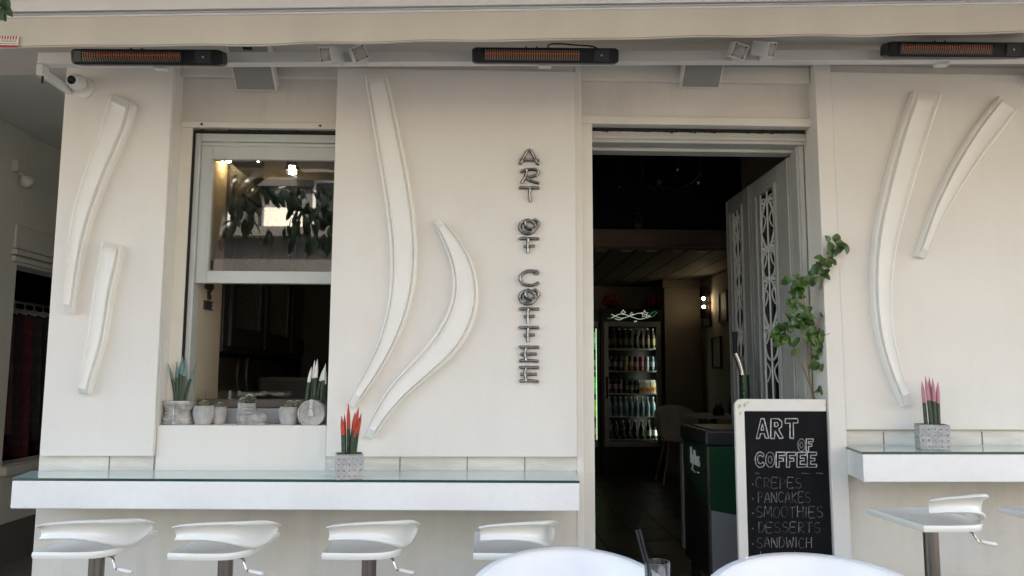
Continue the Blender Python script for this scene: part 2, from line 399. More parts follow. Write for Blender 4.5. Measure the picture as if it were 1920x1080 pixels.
# ---- door frame and folded leaves
fx = 1.475
b = MB(); b.box(DL + .001, fx + .036, 3.545, 3.66, 2.515, 2.570); b.box(fx, fx + .036, 3.58, 3.66, FLZ, 2.515)
b.box(DL + .001, fx + .036, 3.535, 3.545, 2.530, 2.546); b.box(fx + .008, fx + .030, 3.566, 3.58, FLZ, 2.535)
b.box(DL + .002, fx, 3.62, 3.70, 2.497, 2.514)
b.build('door_frame', doorpaint, B, bevel=.003)
def leaf(y0, y1, o0, o1):
    x0, x1 = 1.472, 1.508; zt, ot = 2.492, 2.395; ob = 1.02
    b = MB(); b.box(x0, x1, y0, o0, FLZ + .01, zt); b.box(x0, x1, o1, y1, FLZ + .01, zt)
    b.box(x0, x1, o0, o1, ot, zt); b.box(x0, x1, o0, o1, FLZ + .01, ob)
    D = b.build('door_leaf', leafpaint, B, bevel=.003)
    b = MB(); t = .011
    for (a, c, e, g) in ((o0 - t, o0 + t, ob - t, ot + t), (o1 - t, o1 + t, ob - t, ot + t)): b.box(x0 - .016, x0 - .0005, a, c, e, g)
    b.box(x0 - .015, x0 - .0005, o0 + t, o1 - t, ot - t * .5, ot + t); b.box(x0 - .015, x0 - .0005, o0 + t, o1 - t, ob - t, ob + t)
    b.box(x0 - .010, x0 - .0005, y0 + .006, y0 + .03, FLZ + .02, zt - .006); b.box(x0 - .008, x0 - .0005, y1 - .02, y1 - .003, FLZ + .02, zt - .006)
    b.build('moulding', leafpaint, D, bevel=.004)
    part('pane', glass('leaf_glass', (.12, .12, .12), .05), D, (x1 - .012, x1 - .008, o0, o1, ob, ot))
    b = MB(); w = o1 - o0; X = x0 + .002; rr = .0055
    def q(s, z): return (X, o0 + w * s, z)
    b.tube([q(.5, ob), q(.5, ot)], rr, 6)
    for s in (.16, .84): b.tube([q(s, ob), q(s, ot)], rr, 6)
    zz = ot - .04; seg = .40
    while zz - seg > ob + .1:
        for sg in (-1, 1):
            b.tube([q(.5 + sg * .05, zz), q(.5 + sg * .30, zz - seg * .22), q(.5 + sg * .34, zz - seg * .45), q(.5 + sg * .06, zz - seg * .72)], rr, 6)
            for cz, sc in ((zz - .015, 1), (zz - seg * .66, -1)):
                b.tube([q(.5 + sg * (.22 + .13 * math.cos(a)), cz + .022 * math.sin(a) * sc) for a in [i * .5 for i in range(11)]], rr, 6)
                b.ball(q(.5 + sg * .22, cz), .011, u=8, v=6)
        b.tube([q(.5 + .33 * math.cos(a), zz - seg * .88 + .085 * math.sin(a)) for a in [i * math.pi / 10 for i in range(21)]], rr, 6)
        zz -= seg * 1.05
    zz = ot - .10
    while zz > ob + .3:
        for sg in (-1, 1):
            b.tube(catmull([q(.5 + sg * .34, zz), q(.5 + sg * .10, zz - .05), q(.5 + sg * .30, zz - .11), q(.5 + sg * .40, zz - .05)], 12), .0042, 5)
        zz -= .20
    for sg in (-1, 1):
        b.tube([q(.5, ob + .16), q(.5 + sg * .3, ob + .02)], rr, 6); b.tube([q(.5 + sg * .34, ob + .16), q(.5, ob + .02)], rr, 6)
    b.build('grille', mat('iron_paint', (.72, .72, .68), .5), D, smooth=True)
leaf(3.665, 4.225, 3.84, 4.12)
leaf(4.235, 4.66, 4.365, 4.575)

# ---- rooms behind
BY = 6.66
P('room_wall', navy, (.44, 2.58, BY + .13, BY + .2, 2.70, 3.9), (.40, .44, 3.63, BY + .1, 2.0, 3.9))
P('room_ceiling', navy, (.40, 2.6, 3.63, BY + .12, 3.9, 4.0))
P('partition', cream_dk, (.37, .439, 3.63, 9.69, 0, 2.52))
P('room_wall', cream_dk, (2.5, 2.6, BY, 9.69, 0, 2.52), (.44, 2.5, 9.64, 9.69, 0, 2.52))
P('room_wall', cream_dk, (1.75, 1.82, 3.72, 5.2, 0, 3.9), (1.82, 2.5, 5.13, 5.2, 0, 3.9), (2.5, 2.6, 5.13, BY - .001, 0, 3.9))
P('beam', beam_m, (.44, 2.6, BY, BY + .12, 2.555, 2.695), (.44, 2.6, BY - .02, BY - .001, 2.53, 2.560), bevel=.006)
b = MB(); b.box(.44, 2.6, BY + .121, 9.69, 2.535, 2.60)
for k in range(11):
    x = .40 + k * .23; b.box(x, x + .012, BY + .125, 9.68, 2.5335, 2.536, 1)
b.build('plank_ceiling', [plank_m, grout], B)
mat('vent_white', (.6, .58, .54), .6)
for k in range(6):
    x = .78 + k * .23; P('ceiling_vent', MATS['vent_white'], (x - .045, x + .045, BY + .16, BY + .22, 2.529, 2.5345))
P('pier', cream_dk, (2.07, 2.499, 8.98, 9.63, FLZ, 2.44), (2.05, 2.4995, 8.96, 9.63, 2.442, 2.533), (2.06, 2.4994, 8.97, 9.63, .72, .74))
# left room behind the window
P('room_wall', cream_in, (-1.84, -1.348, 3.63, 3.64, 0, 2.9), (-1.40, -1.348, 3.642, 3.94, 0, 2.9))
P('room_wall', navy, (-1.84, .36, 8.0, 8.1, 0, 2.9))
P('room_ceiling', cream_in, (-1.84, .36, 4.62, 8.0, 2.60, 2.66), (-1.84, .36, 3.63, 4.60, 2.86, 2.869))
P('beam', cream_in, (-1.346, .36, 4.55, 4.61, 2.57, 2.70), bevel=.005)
mat('vent_cream', (.75, .72, .64), .6)
for k in range(4):
    x = -1.185 + k * .235; P('ceiling_vent', MATS['vent_cream'], (x - .05, x + .05, 4.72, 4.80, 2.592, 2.5995))
b = MB(); b.box(-1.83, -1.335, 3.945, 7.9, 1.53, 2.50); b.box(-1.83, -1.335, 3.945, 7.9, .3, 1.18)
C_ = b.build('wall_cupboard', cab_dark, B, bevel=.003)
for k in range(5):
    y = 4.02 + k * .62
    b = MB(); b.box(-1.3345, -1.318, y, y + .07, 1.56, 2.46); b.box(-1.3345, -1.318, y + .50, y + .57, 1.56, 2.46)
    b.box(-1.3345, -1.318, y + .07, y + .50, 1.56, 1.66); b.box(-1.3345, -1.318, y + .07, y + .50, 2.38, 2.46)
    b.build('cupboard_door', cab_dark, C_)
    b = MB()
    for i in range(14): b.box(-1.330, -1.327, y + .07 + i * .031, y + .074 + i * .031, 1.66, 2.38)
    for i in range(24): b.box(-1.331, -1.328, y + .07, y + .50, 1.66 + i * .03, 1.664 + i * .03)
    b.build('mesh_panel', mat('mesh_wire', (.035, .035, .035), .5), C_)

# ------------------------------------------------------------------ curved relief strips on the panels
_H = [(0, 0), (0, .50), (.02, .62), (.05, .72), (.10, .76), (.125, .72), (.140, .62), (.160, .62), (.172, .84), (.186, .98), (.205, .98), (.225, .86), (.30, .82)]
PROF = _H + [(.5, .82)] + [(1 - u, h) for u, h in _H[::-1]]
def relief(label, L, Rr, y=PY, H=.054):
    N = 56
    A = catmull([(p[0], p[1], 0) for p in L], N); C = catmull([(p[0], p[1], 0) for p in Rr], N)
    for _ in range(40):
        A = [A[0]] + [A[i] * .5 + (A[i - 1] + A[i + 1]) * .25 for i in range(1, N - 1)] + [A[-1]]
        C = [C[0]] + [C[i] * .5 + (C[i - 1] + C[i + 1]) * .25 for i in range(1, N - 1)] + [C[-1]]
    rows = []
    for i, (a, c) in enumerate(zip(A, C)):
        pa, pc = at(a.x, a.y, y), at(c.x, c.y, y)
        e = min(i, N - 1 - i); cap = (.52, .72, 1.0, 2.0)[min(e, 3)]
        rows.append([pa.lerp(pc, u) + Vector((0, -H * (1.0 if (e == 2 and .16 < u < .84) else min(h, cap)), 0)) for u, h in PROF])
    o = MB().grid(rows, 0, False, True).build('relief_strip', relief_m, None, smooth=True, ang=50)
    tag(o, label, 'relief', 'curved relief strips on the wall panels')
relief('long bowed relief strip on the left wall panel, wide end under the security camera',
  [(213, 178), (207, 200), (198, 232), (183, 270), (165, 327), (146, 377), (136, 432), (132, 482), (129, 540), (126.5, 586)],
  [(258, 200), (257, 217), (249, 242), (236, 270), (210, 325), (189, 382), (172, 427), (160, 482), (150, 540), (143, 589)])
relief('short straight tapering relief strip, lower of the two on the left wall panel',
  [(195, 454), (191, 490), (186, 520), (180, 545), (170, 640), (158, 700), (153.5, 736)],
  [(235, 463), (235, 478), (230, 503), (218, 543), (203, 640), (183, 700), (172, 740)])
relief('longest relief strip, sweeping down the middle panel to the red-tipped plant',
  [(684.5, 144), (691, 192), (701.6, 253), (713.6, 322), (724, 390), (732.5, 448), (735.5, 497), (732.5, 569), (719, 627), (698, 679), (674, 720), (652, 757)],
  [(727, 142), (739, 192), (753, 257), (767, 322), (777, 383), (785.5, 438), (786.6, 500), (778.7, 562), (760, 617), (732.5, 672), (701.6, 720), (667, 764)])
relief('crescent shaped relief strip bulging right, beside the pewter lettering',
  [(814, 419), (828, 448), (844, 486), (853, 516), (850.6, 566), (825, 617), (784, 668), (743, 706), (712, 750), (684.5, 816)],
  [(826, 411), (859, 442), (880, 469), (891, 493), (899, 518), (903, 555), (893, 613.6), (862.6, 661.5), (804, 709), (756, 747), (725.6, 781), (700, 823)])
relief('long hooked relief strip on the right panel, ending above the pink-tipped plant',
  [(1706, 174), (1690, 211.6), (1673, 270), (1657, 331), (1641, 396), (1630, 458), (1627, 530), (1631, 590), (1638, 640), (1649, 680), (1667, 721), (1688, 763)],
  [(1761, 180), (1745, 221), (1728.5, 280), (1709, 341), (1690, 409), (1673, 464), (1665, 535), (1665, 590), (1670, 640), (1677, 680), (1690, 713), (1702, 757)], PY + .006)
relief('short slanting relief strip at the upper right of the right panel',
  [(1866, 184), (1835, 221), (1806, 263), (1780, 309), (1754, 360.6), (1735, 409), (1712, 481)],
  [(1903, 208), (1877.6, 244), (1845, 283), (1813, 328), (1780, 380), (1754, 425), (1728.5, 486)], PY + .006)

# ------------------------------------------------------------------ pewter lettering
SGN = {
 'A': [[(0, .03), (.06, .10), (.5, 1), (.93, .05), (1, .04)], [(.02, .30), (.5, .33), (1, .30)]],
 'R': [[(.04, .80), (.35, .96), (.75, .98), (.97, .82), (.85, .58), (.35, .42), (.25, .42)], [(.38, .93), (.30, .5), (.10, .04)], [(.32, .44), (.60, .20), (1, .04)]],
 'T': [[(0, .88), (.06, .97), (1, .94)], [(.54, .95), (.52, .5), (.57, .0)]],
 'O': [arc(.42, .46, .40, .45, 60, 420, 22), [(.30, .82), (.32, .55), (.55, .35), (.85, .42), (.98, .70), (.80, .95), (.62, .82), (.45, .95), (.30, .80)], arc(.47, .40, .30, .27, 150, 340, 10)],
 'F': [[(0, .90), (.05, .98), (1, .96)], [(.44, .96), (.42, .5), (.43, .0)], [(.22, .44), (.78, .48)]],
 'C': [[(.85, .74), (.93, .92), (.70, .97), (.40, .96), (.10, .72), (.04, .42), (.20, .10), (.55, .02), (.80, .06), (.98, .22)], [(.74, .80), (.95, .86)]],
 'E': [[(.0, .92), (.10, .98), (1, .96)], [(.34, .96), (.28, .5), (.34, .06)], [(.05, .50), (.88, .52)], [(0, .05), (.5, .08), (.98, .02)]]}
sg = thing('wall_lettering', 'pewter letters ART OF COFFEE running down the middle wall panel', 'sign', (at(992, 500, PY).x, PY, 1.8))
for ch, y0, y1 in (('A', 281, 308), ('R', 316, 344), ('T', 350, 378), ('O', 410, 438), ('F', 446, 474), ('C', 507, 535), ('O', 542, 570), ('F', 578, 606), ('F', 613, 641), ('E', 650, 678), ('E', 688, 716)):
    b = MB()
    for pl in SGN[ch]:
        P3 = [(974 + 37 * u, y1 + (y0 - y1) * v, 0) for u, v in pl]
        P3 = catmull(P3, max(8, len(P3) * 4)) if len(P3) > 2 else [Vector(P3[0]).lerp(Vector(P3[1]), i / 7) for i in range(8)]
        pts = [at(p.x, p.y, PY - .018) for p in P3]
        rad = [.0046 + .0009 * math.sin(i * 1.7 + y0) for i in range(len(pts))]
        b.tube(pts, rad, 8, 0)
        b.tube([p + Vector((0, .007, 0)) for p in pts], [.0070] * len(pts), 8, 1)
    for v in b.bm.verts: pass
    b.box(*(lambda c: (c.x - .003, c.x + .003, PY - .012, PY - .0005, c.z - .003, c.z + .003))(at(974 + 37 * SGN[ch][0][len(SGN[ch][0]) // 2][0], y1 + (y0 - y1) * SGN[ch][0][len(SGN[ch][0]) // 2][1], PY)), 1)
    b.build('letter', [pewter, black_metal], sg, smooth=True)

# ------------------------------------------------------------------ awning
AW = thing('awning', 'retracted beige fabric awning with white front bar and hanging valance', 'awning', (0, 2.75, 2.75))
b = MB(); x0, x1 = -1.74, 4.2
def azr(x): return .010 * (x - 0)
def tilt(o):
    for v in o.data.vertices: v.co.z += .034 * v.co.x - .002
    return o
b.box(x0 - .06, x1, 2.70, 2.80, 2.775, 2.86); b.box(x0 - .06, x1, 2.694, 2.70, 2.765, 2.800); b.box(x0 - .06, x1, 2.697, 2.72, 2.826, 2.832); b.box(x0 - .06, x1, 2.6985, 2.70, 2.806, 2.809); b.box(x0 - .06, x1, 2.7265, 2.74, 2.757, 2.764); b.box(x0 - .06, x1, 2.722, 2.738, 2.7655, 2.770)
tilt(b.build('front_bar', awn_bar, AW, bevel=.004))
rows = []
for i in range(121):
    x = x0 - .1 + (x1 - x0 + .1) * i / 120; wv = .003 * math.sin(x * 5.1) + .003 * math.sin(x * 13.7 + 1)
    zb = 2.643 + .0011 * math.sin(x * 3.3) + .0010 * math.sin(x * 17)
    rows.append([(x, 2.735, 2.765), (x, 2.732 + wv * .3, 2.745), (x, 2.735 + wv, 2.70), (x, 2.734 + wv * 1.4, zb + .008), (x, 2.732 + wv * 1.4, zb + .007), (x, 2.731 + wv * 1.4, zb), (x, 2.738 + wv * 1.4, zb), (x, 2.740 + wv, 2.70), (x, 2.741, 2.765)])
tilt(MB().grid(rows, 0, True, True).build('valance', awn_fab, AW, smooth=True))
rows = []
for i in range(121):
    x = x0 - .1 + (x1 - x0 + .1) * i / 120; wv = .003 * math.sin(x * 5.1) + .003 * math.sin(x * 13.7 + 1); zb = 2.643 + .0011 * math.sin(x * 3.3) + .0010 * math.sin(x * 17)
    rows.append([(x, 2.7300 + wv * 1.4, zb + .0055), (x, 2.7292 + wv * 1.4, zb + .0045), (x, 2.7300 + wv * 1.4, zb + .0035)])
tilt(MB().grid(rows, 0, True, True).build('hem_stitch', mat('hem', (.22, .19, .15), .9), AW))
rows = [[(x0, 2.8, 2.85), (x0, 3.1, 2.857), (x0, 3.45, 2.862), (x0, 3.45, 2.866), (x0, 2.8, 2.856)], [(x1, 2.8, 2.80), (x1, 3.1, 2.807), (x1, 3.45, 2.812), (x1, 3.45, 2.816), (x1, 2.8, 2.806)]]
tilt(part('roller_case', white_metal, AW, (x0, x1, 2.801, 2.93, 2.79, 2.855)))
b = MB(); c = at(17, 79, 2.725); wdt, hh = .068, .046
b.box(c.x - wdt / 2, c.x + wdt / 2, 2.722, 2.7245, c.z - hh / 2, c.z + hh / 2)
for k in range(7): b.prism([(c.x - wdt / 2 + .0097 * k, 2.7215, c.z + hh * .48), (c.x - wdt / 2 + .0097 * k + .005, 2.7215, c.z + hh * .48), (c.x - wdt / 2 + .0097 * k + .003, 2.7215, c.z + hh * .18), (c.x - wdt / 2 + .0097 * k - .001, 2.7215, c.z + hh * .18)], (0, .001, 0), 1)
b.box(c.x - wdt / 2, c.x + wdt / 2, 2.7214, 2.7225, c.z - hh * .48, c.z - hh * .28, 1)
for k in range(6): b.box(c.x - .025 + k * .009, c.x - .019 + k * .009, 2.7214, 2.7225, c.z + hh * .02, c.z + hh * .08, 2)
for k in range(9): b.box(c.x - .03 + k * .0068, c.x - .0255 + k * .0068, 2.7214, 2.7225, c.z - hh * .18, c.z - hh * .13, 2)
b.build('maker_tag', [tag_white, tag_red, black_matt], AW)

# ------------------------------------------------------------------ rail with heaters, lamps
def rz(x): return 2.743 + .020 * (x + 1.4) if x > 0 else 2.743 + .020 * 1.4 + .020 * x - .006 * min(1, -x)          # centre height of the rail
RL = thing('heater_rail', 'white square metal rail under the awning carrying heaters and lamps', 'rail', (0, 3.21, 2.73))
b = MB(); xl = -1.905
b.prism([(xl, 3.19, rz(xl) - .008), (4.2, 3.19, rz(4.2) - .008), (4.2, 3.19, rz(4.2) + .035), (xl, 3.19, rz(xl) + .035)], (0, .045, 0))
b.prism([(xl, 3.187, rz(xl) - .0145), (4.2, 3.187, rz(4.2) - .0145), (4.2, 3.187, rz(4.2) - .0085), (xl, 3.187, rz(xl) - .0085)], (0, .05, 0))
b.build('bar', white_metal, RL, bevel=.002)
part('arm', white_metal, RL, (xl, xl + .028, 3.186, 3.236, rz(xl) - .065, rz(xl) - .015), bevel=.003)
part('arm', white_metal, RL, (xl + .001, xl + .027, 3.237, 3.449, rz(xl) - .062, rz(xl) - .030), bevel=.003)
b = MB(); b.tube([(xl + .022, 3.20, rz(xl) - .066), (xl + .022, 3.20, rz(xl) - .095)], .005, 8); b.build('bolt', black_metal, RL)
for px, py in ((300, 133), (1022, 131), (1768, 119)):
    c = at(px, py, 3.21)
    zc = rz(c.x) - .015
    part('clip', white_metal, RL, (c.x - .028, c.x + .028, 3.205, 3.24, zc - .016, zc - .0005), bevel=.003)

def heater():
    t = thing('infrared_heater', '', 'heater')
    Wd = .61; b = MB(); rows = []
    prof = [(-.034, .030), (-.040, .020), (-.041, -.022), (-.034, -.032), (.020, -.030), (.034, -.018), (.036, .018), (.022, .032)]
    for x, s in ((-Wd / 2, .78), (-Wd / 2 + .012, .97), (-Wd / 2 + .02, 1), (Wd / 2 - .02, 1), (Wd / 2 - .012, .97), (Wd / 2, .78)):
        rows.append([(x, y * s, z * s) for y, z in prof])
    b.grid(rows, 0, True, True).build('body', black_metal, t, smooth=True, ang=25)
    gx0, gx1 = -Wd / 2 + .052, Wd / 2 - .165
    part('reflector', heat_refl, t, (gx0, gx1, -.0435, -.0412, -.022, .021))
    b = MB(); b.tube([(gx0 + .003, -.047, .004), (gx1 - .003, -.047, .004)], .0042, 10); b.build('heating_element', heat_glow, t, smooth=True)
    b = MB(); n = 42
    for i in range(n):
        x = gx0 + (gx1 - gx0) * i / (n - 1)
        b.tube([(x, -.042, .0205), (x, -.053, .015), (x, -.055, -.004), (x, -.050, -.018), (x, -.042, -.0225)], .0018, 5)
    b.box(gx0 - .004, gx1 + .004, -.0455, -.0405, .0195, .0225); b.box(gx0 - .004, gx1 + .004, -.0455, -.0405, -.025, -.0222)
    b.build('grille', mat('grille_wire', (.02, .02, .02), .4, metal=.6), t)
    b = MB(); b.box(Wd / 2 - .105, Wd / 2 - .042, -.0475, -.0405, -.026, .024); b.build('control_box', mat('control_grey', (.035, .036, .04), .5), t, bevel=.003)
    b = MB(); b.lathe([(0.0, 0), (.004, 0), (.004, .002), (0, .002)], 10, (Wd / 2 - .074, -.0475, -.002), axis=Vector((0, -1, 0))); b.build('indicator', mat('indicator', (.5, .5, .5), .4), t)
    b = MB()
    for x in (-.08, -.035):
        b.tube([(x, .01, .028), (x, .01, .042)], .004, 6)
    b.box(-.09, -.03, .035, .072, -.008, .012); b.build('mount', black_metal, t)
    t.rotation_euler = (R(14), 0, 0)
    return t
H0 = heater()
HG = 'infrared heaters along the rail'
def place_heater(o, px, py, lab, tl=0):
    c = at(px, py, 3.11); o.location = c; o['label'] = lab; o['group'] = HG; o.rotation_euler = (R(14), -R(.6), tl); return o
place_heater(H0, 282, 109, 'black infrared heater nearest the rail end, above the security camera')
h1 = place_heater(copy_tree(H0), 1022, 106, 'black infrared heater above the lettering, with a loose cable looping over it')
h2 = place_heater(copy_tree(H0), 1788, 95, 'black infrared heater above the right wall panel, cut by the photo edge')
b = MB(); b.tube(catmull([at(1029, 94, 3.12), at(1029, 84, 3.13), at(1050, 82, 3.14), at(1085, 85, 3.14), at(1110, 87, 3.13), at(1128, 95, 3.11)], 24), .0035, 8)
tag(b.build('cable', black_metal, None, smooth=True), 'loose black cable looping over the middle heater', 'cable')

def spot(px, py, tw, roll, lab, grp):
    c = at(px, py, 3.135)
    t = thing('cube_spotlight', lab, 'spotlight', (0, 0, 0), grp)
    q = Matrix.Rotation(roll, 3, 'Y'); a = .031
    b = MB()
    b.box(-a, a, -.045, .03, -a, a); b.build('housing', white_metal, t, bevel=.003)
    part('face_plate', mat('cube_face', (.44, .40, .33), .6), t, (-a + .004, a - .004, -.0465, -.0452, -a + .004, a - .004))
    b = MB()
    for (x0, x1, z0, z1) in ((-a, a, a - .004, a), (-a, a, -a, -a + .004), (-a, -a + .004, -a + .004, a - .004), (a - .004, a, -a + .004, a - .004)): b.box(x0, x1, -.051, -.0455, z0, z1)
    b.build('rim', white_metal, t)
    b = MB(); b.lathe([(0, 0), (.021, 0), (.021, .003), (.017, .005), (0, .005)], 24, (0, -.0466, 0), axis=Vector((0, -1, 0))); b.build('lens', mat('spot_lens', (.50, .47, .42), .25, var=.2, vscale=50), t, smooth=True)
    b = MB()
    for x in (-1, 1):
        for z in (-1, 1): b.ball((x * .023, -.0465, z * .023), .0032, u=8, v=6)
    b.build('screw', black_matt, t)
    t.location = c; t.rotation_euler = (R(24), roll, tw)
    return t
def spot_base(px, py):
    c = at(px, py, 3.165); return (c.x - .027, c.x + .027, 3.165, 3.183, c.z - .03, c.z + .024)
SG = 'cube spotlights in pairs on the rail'
spot(624, 101, R(-28), R(6), 'white cube spotlight turned left, left one of the pair above the window edge', SG)
spot(671, 100, R(8), R(-28), 'white cube spotlight tilted on its corner above the middle panel', SG)
spot(1381, 96, R(4), R(17), 'white cube spotlight above the doorway with its lens facing the street', SG)
spot(1428, 91, R(38), R(-14), 'white cube spotlight turned right beside the one above the doorway', SG)
for px, py in ((634, 109), (678, 109), (1386, 102), (1436, 99)):
    part('lamp_bracket', white_metal, RL, spot_base(px, py), bevel=.003)
    c = at(px + 8, py, 3.163)
    b = MB(); b.ball((c.x, 3.163, c.z), .005, u=8, v=6); b.build('bracket_screw', black_matt, RL)

def speaker(px, lab, zs=2.79):
    c = at(px, 152, 3.44)
    t = thing('wall_speaker', lab, 'speaker', (0, 0, 0), 'tilted speakers under the soffit')
    b = MB(); b.box(-.092, .092, 0, .06, -.12, .12); b.build('case', white_metal, t, bevel=.004)
    part('grille', mat('speaker_grille', (.27, .265, .235), .7, bump=.4, bscale=500, bdist=.002), t, (-.085, .085, -.004, -.0005, -.113, .113))
    b = MB(); b.box(-.02, .02, -.0065, -.0045, .075, .09); b.ball((-.012, -.006, .082), .004, u=8, v=6); b.build('badge', black_matt, t)
    b = MB(); b.box(-.02, .02, .06, .12, -.03, .05); b.build('bracket', white_metal, t)
    t.location = (c.x, 3.365, zs); t.rotation_euler = (R(46), 0, 0)
speaker(480, 'white speaker with grey grille tilted down above the sash window')
speaker(1313, 'white speaker with grey grille tilted down above the doorway', 2.835)

def cctv(px, py, y, lab):
    c = at(px, py, y); t = thing('security_camera', lab, 'camera', c, 'security cameras on the wall panels')
    b = MB(); b.lathe([(0, -.03), (.050, -.03), (.052, -.01), (.047, .0), (.03, .006), (0, .006)], 28, (c.x + .008, y - .006, c.z - .01), axis=Vector((0, -1, 0))); b.build('base', cam_plastic, t, smooth=True)
    b = MB(); b.ball((c.x, y - .042, c.z), .039, (1, .95, .95), u=24, v=16); b.build('ball_housing', cam_plastic, t, smooth=True)
    a = Vector((.02, -1, -.16)).normalized(); q = Vector((c.x, y - .045, c.z)) + a * .031
    b = MB(); b.lathe([(0, 0), (.025, 0), (.026, .010), (.022, .015), (0.0, .012)], 24, q, axis=a); b.build('collar', white_plastic, t, smooth=True)
    b = MB(); b.lathe([(0, .012), (.018, .012), (.019, .016), (.010, .017), (0, .015)], 20, q, axis=a); b.build('lens', mat('lens_black', (.006, .006, .008), .08), t, smooth=True)
cctv(154, 161, PY, 'white ball security camera on the left wall panel')
cctv(1926, 148, PY + .006, 'white security camera cut by the right edge of the photo')

# ------------------------------------------------------------------ counters
def counter(fl, fr, br, bl, zt, ah, lab):
    t = thing('bar_counter', lab, 'counter', ((fl[0] + fr[0]) / 2, WY, zt - ah))
    b = MB(); b.prism([(*p, zt - .010) for p in (fl, fr, br, bl)], (0, 0, .010)); b.bm.normal_update()
    for f in b.bm.faces:
        if abs(f.normal.z) < .5: f.material_index = 1
    b.build('glass_top', [glass_top, glass_edge], t)
    b = MB(); b.prism([(fl[0] + .002, fl[1] - .004, zt - ah), (fr[0] - .002, fr[1] - .004, zt - ah), (br[0] - .002, br[1], zt - ah), (bl[0] + .002, bl[1], zt - ah)], (0, 0, ah - .0105))
    b.build('apron', counter_paint, t, bevel=.004)
    return t
counter((-1.888, 3.205), (.368, 3.125), (.385, WY - .002), (-1.95, WY - .002), 1.003, .118, 'long white bar counter with glass top under the window and middle panel')
counter((1.536, 3.182), (3.6, 3.182), (3.6, WY - .002), (1.59, WY - .002), 1.111, .122, 'white bar counter with glass top, right of the doorway')

# ------------------------------------------------------------------ bar stools
def stool():
    t = thing('bar_stool', '', 'bar stool')
    z = .775
    out = [(-.185, .22), (-.19, -.195)] + [(-.05, -.207), (.05, -.205)] + [(.05 + .125 * math.sin(a), -.085 - .12 * math.cos(a)) for a in [i * math.pi / 16 for i in range(1, 9)]] + [(.185, .05), (.185, .22)]
    b = MB(); rows = []
    ins = lambda s, dz: [(x * s, y * s + 0, z + dz) for x, y in out]
    rows = [ins(.93, -.028), ins(.985, -.026), ins(1.0, -.016), ins(1.0, -.002), ins(.985, .003), ins(.95, .0), ins(.9, -.004)]
    b.grid(rows, 0, True, True).build('seat', white_plastic, t, smooth=True, ang=60)
    # backrest band: raised on the viewer's side, wrapping round the right end and dropping to a tip
    path = [(-.155, -.190, .052, .118), (-.10, -.212, .060, .132), (0, -.226, .062, .142), (.08, -.212, .050, .142), (.135, -.175, .026, .136), (.172, -.11, .000, .124), (.196, -.03, -.004, .108), (.212, .03, .018, .088), (.222, .075, .044, .068)]
    path = catmull([Vector((p[0], p[1], p[2])) for p in path], 40), catmull([Vector((p[0], p[1], p[3])) for p in path], 40)
    cs = [(.000, .0), (.009, .02), (.012, .10), (.009, .17), (-.004, .25), (-.009, .5), (-.006, .76), (.010, .86), (.015, .94), (.010, 1.0), (-.004, 1.02), (-.016, .98), (-.022, .85), (-.024, .5), (-.020, .15), (-.012, .0)]
    rows = []
    for i in range(40):
        lo, hi = path[0][i], path[1][i]; a, c = path[0][max(i - 1, 0)], path[0][min(i + 1, 39)]
        tg = Vector((c.x - a.x, c.y - a.y, 0)).normalized(); nrm = Vector((tg.y, -tg.x, 0))
        e = 1 if 1 < i < 38 else .7
        rows.append([Vector((lo.x, lo.y, z)) + nrm * ((o * e) + .018 * v) + Vector((0, 0, lo.z + (hi.z - lo.z) * v)) for o, v in cs])
    b = MB(); b.grid(rows, 0, True, True)
    b.build('backrest', white_plastic, t, smooth=True, ang=70)
    for o in t.children:
        for v in o.data.vertices: v.co = Vector((v.co.x * .73, v.co.y * .88, .785 + (v.co.z - .775) * .78))
    z = .785
    b = MB(); b.tube([(0, 0, z - .022), (0, 0, .40)], .027, 24); b.tube([(0, 0, .40), (0, 0, .03)], .034, 24); b.build('post', post_steel, t, smooth=True)
    b = MB(); b.box(-.07, .085, -.075, .075, z - .038, z - .0225); b.build('mount_plate', black_metal, t)
    b = MB(); b.lathe([(0, 0), (.20, 0), (.20, .006), (.12, .022), (.04, .035), (0, .035)], 36); b.build('base', chrome, t, smooth=True)
    b = MB(); b.tube([(.11 * math.sin(a), .11 * math.cos(a) - .06, .30) for a in [i * .3 for i in range(22)]], .009, 8); b.build('footrest', chrome, t, smooth=True)
    b = MB(); b.tube(catmull([(.06, -.05, z - .032), (.095, -.09, z - .037), (.112, -.105, z - .068), (.124, -.108, z - .072)], 12), .0042, 8)
    lv = b.build('lever', chrome, t, smooth=True)
    b = MB(); b.tube([(.122, -.108, z - .070), (.134, -.110, z - .073), (.156, -.114, z - .077), (.170, -.117, z - .079), (.175, -.118, z - .080)], [.006, .0075, .008, .0085, .005], 10); b.build('handle', white_plastic, lv, smooth=True)
    return t
s0 = stool(); BG = 'white bar stools at the counters'
s0.location = (-1.405, 2.93, .028); s0['label'] = 'white bar stool at the left end of the long counter'; s0['group'] = BG; s0.rotation_euler.z = R(1)
clone(s0, (-.945, 2.93, .022), 'white bar stool under the handbag-shaped pot, second from the alley', R(-2), BG)
clone(s0, (-.427, 2.93, .022), 'white bar stool under the red-tipped plant at the long counter', R(0), BG)
clone(s0, (.090, 2.94, .018), 'white bar stool partly hidden behind a round-backed chair, nearest the doorway', R(1), BG)
struct(part('terrace_step', ground_m, None, (1.2, 5, 2.6, 3.449, 0.001, .1075)))
clone(s0, (1.668, 2.94, .108), 'white bar stool at the right counter, below the pink-tipped plant', R(4), BG)
s5 = clone(s0, (2.225, 2.97, .108), 'white bar stool at the right counter, mostly cut by the photo edge', R(6), BG)

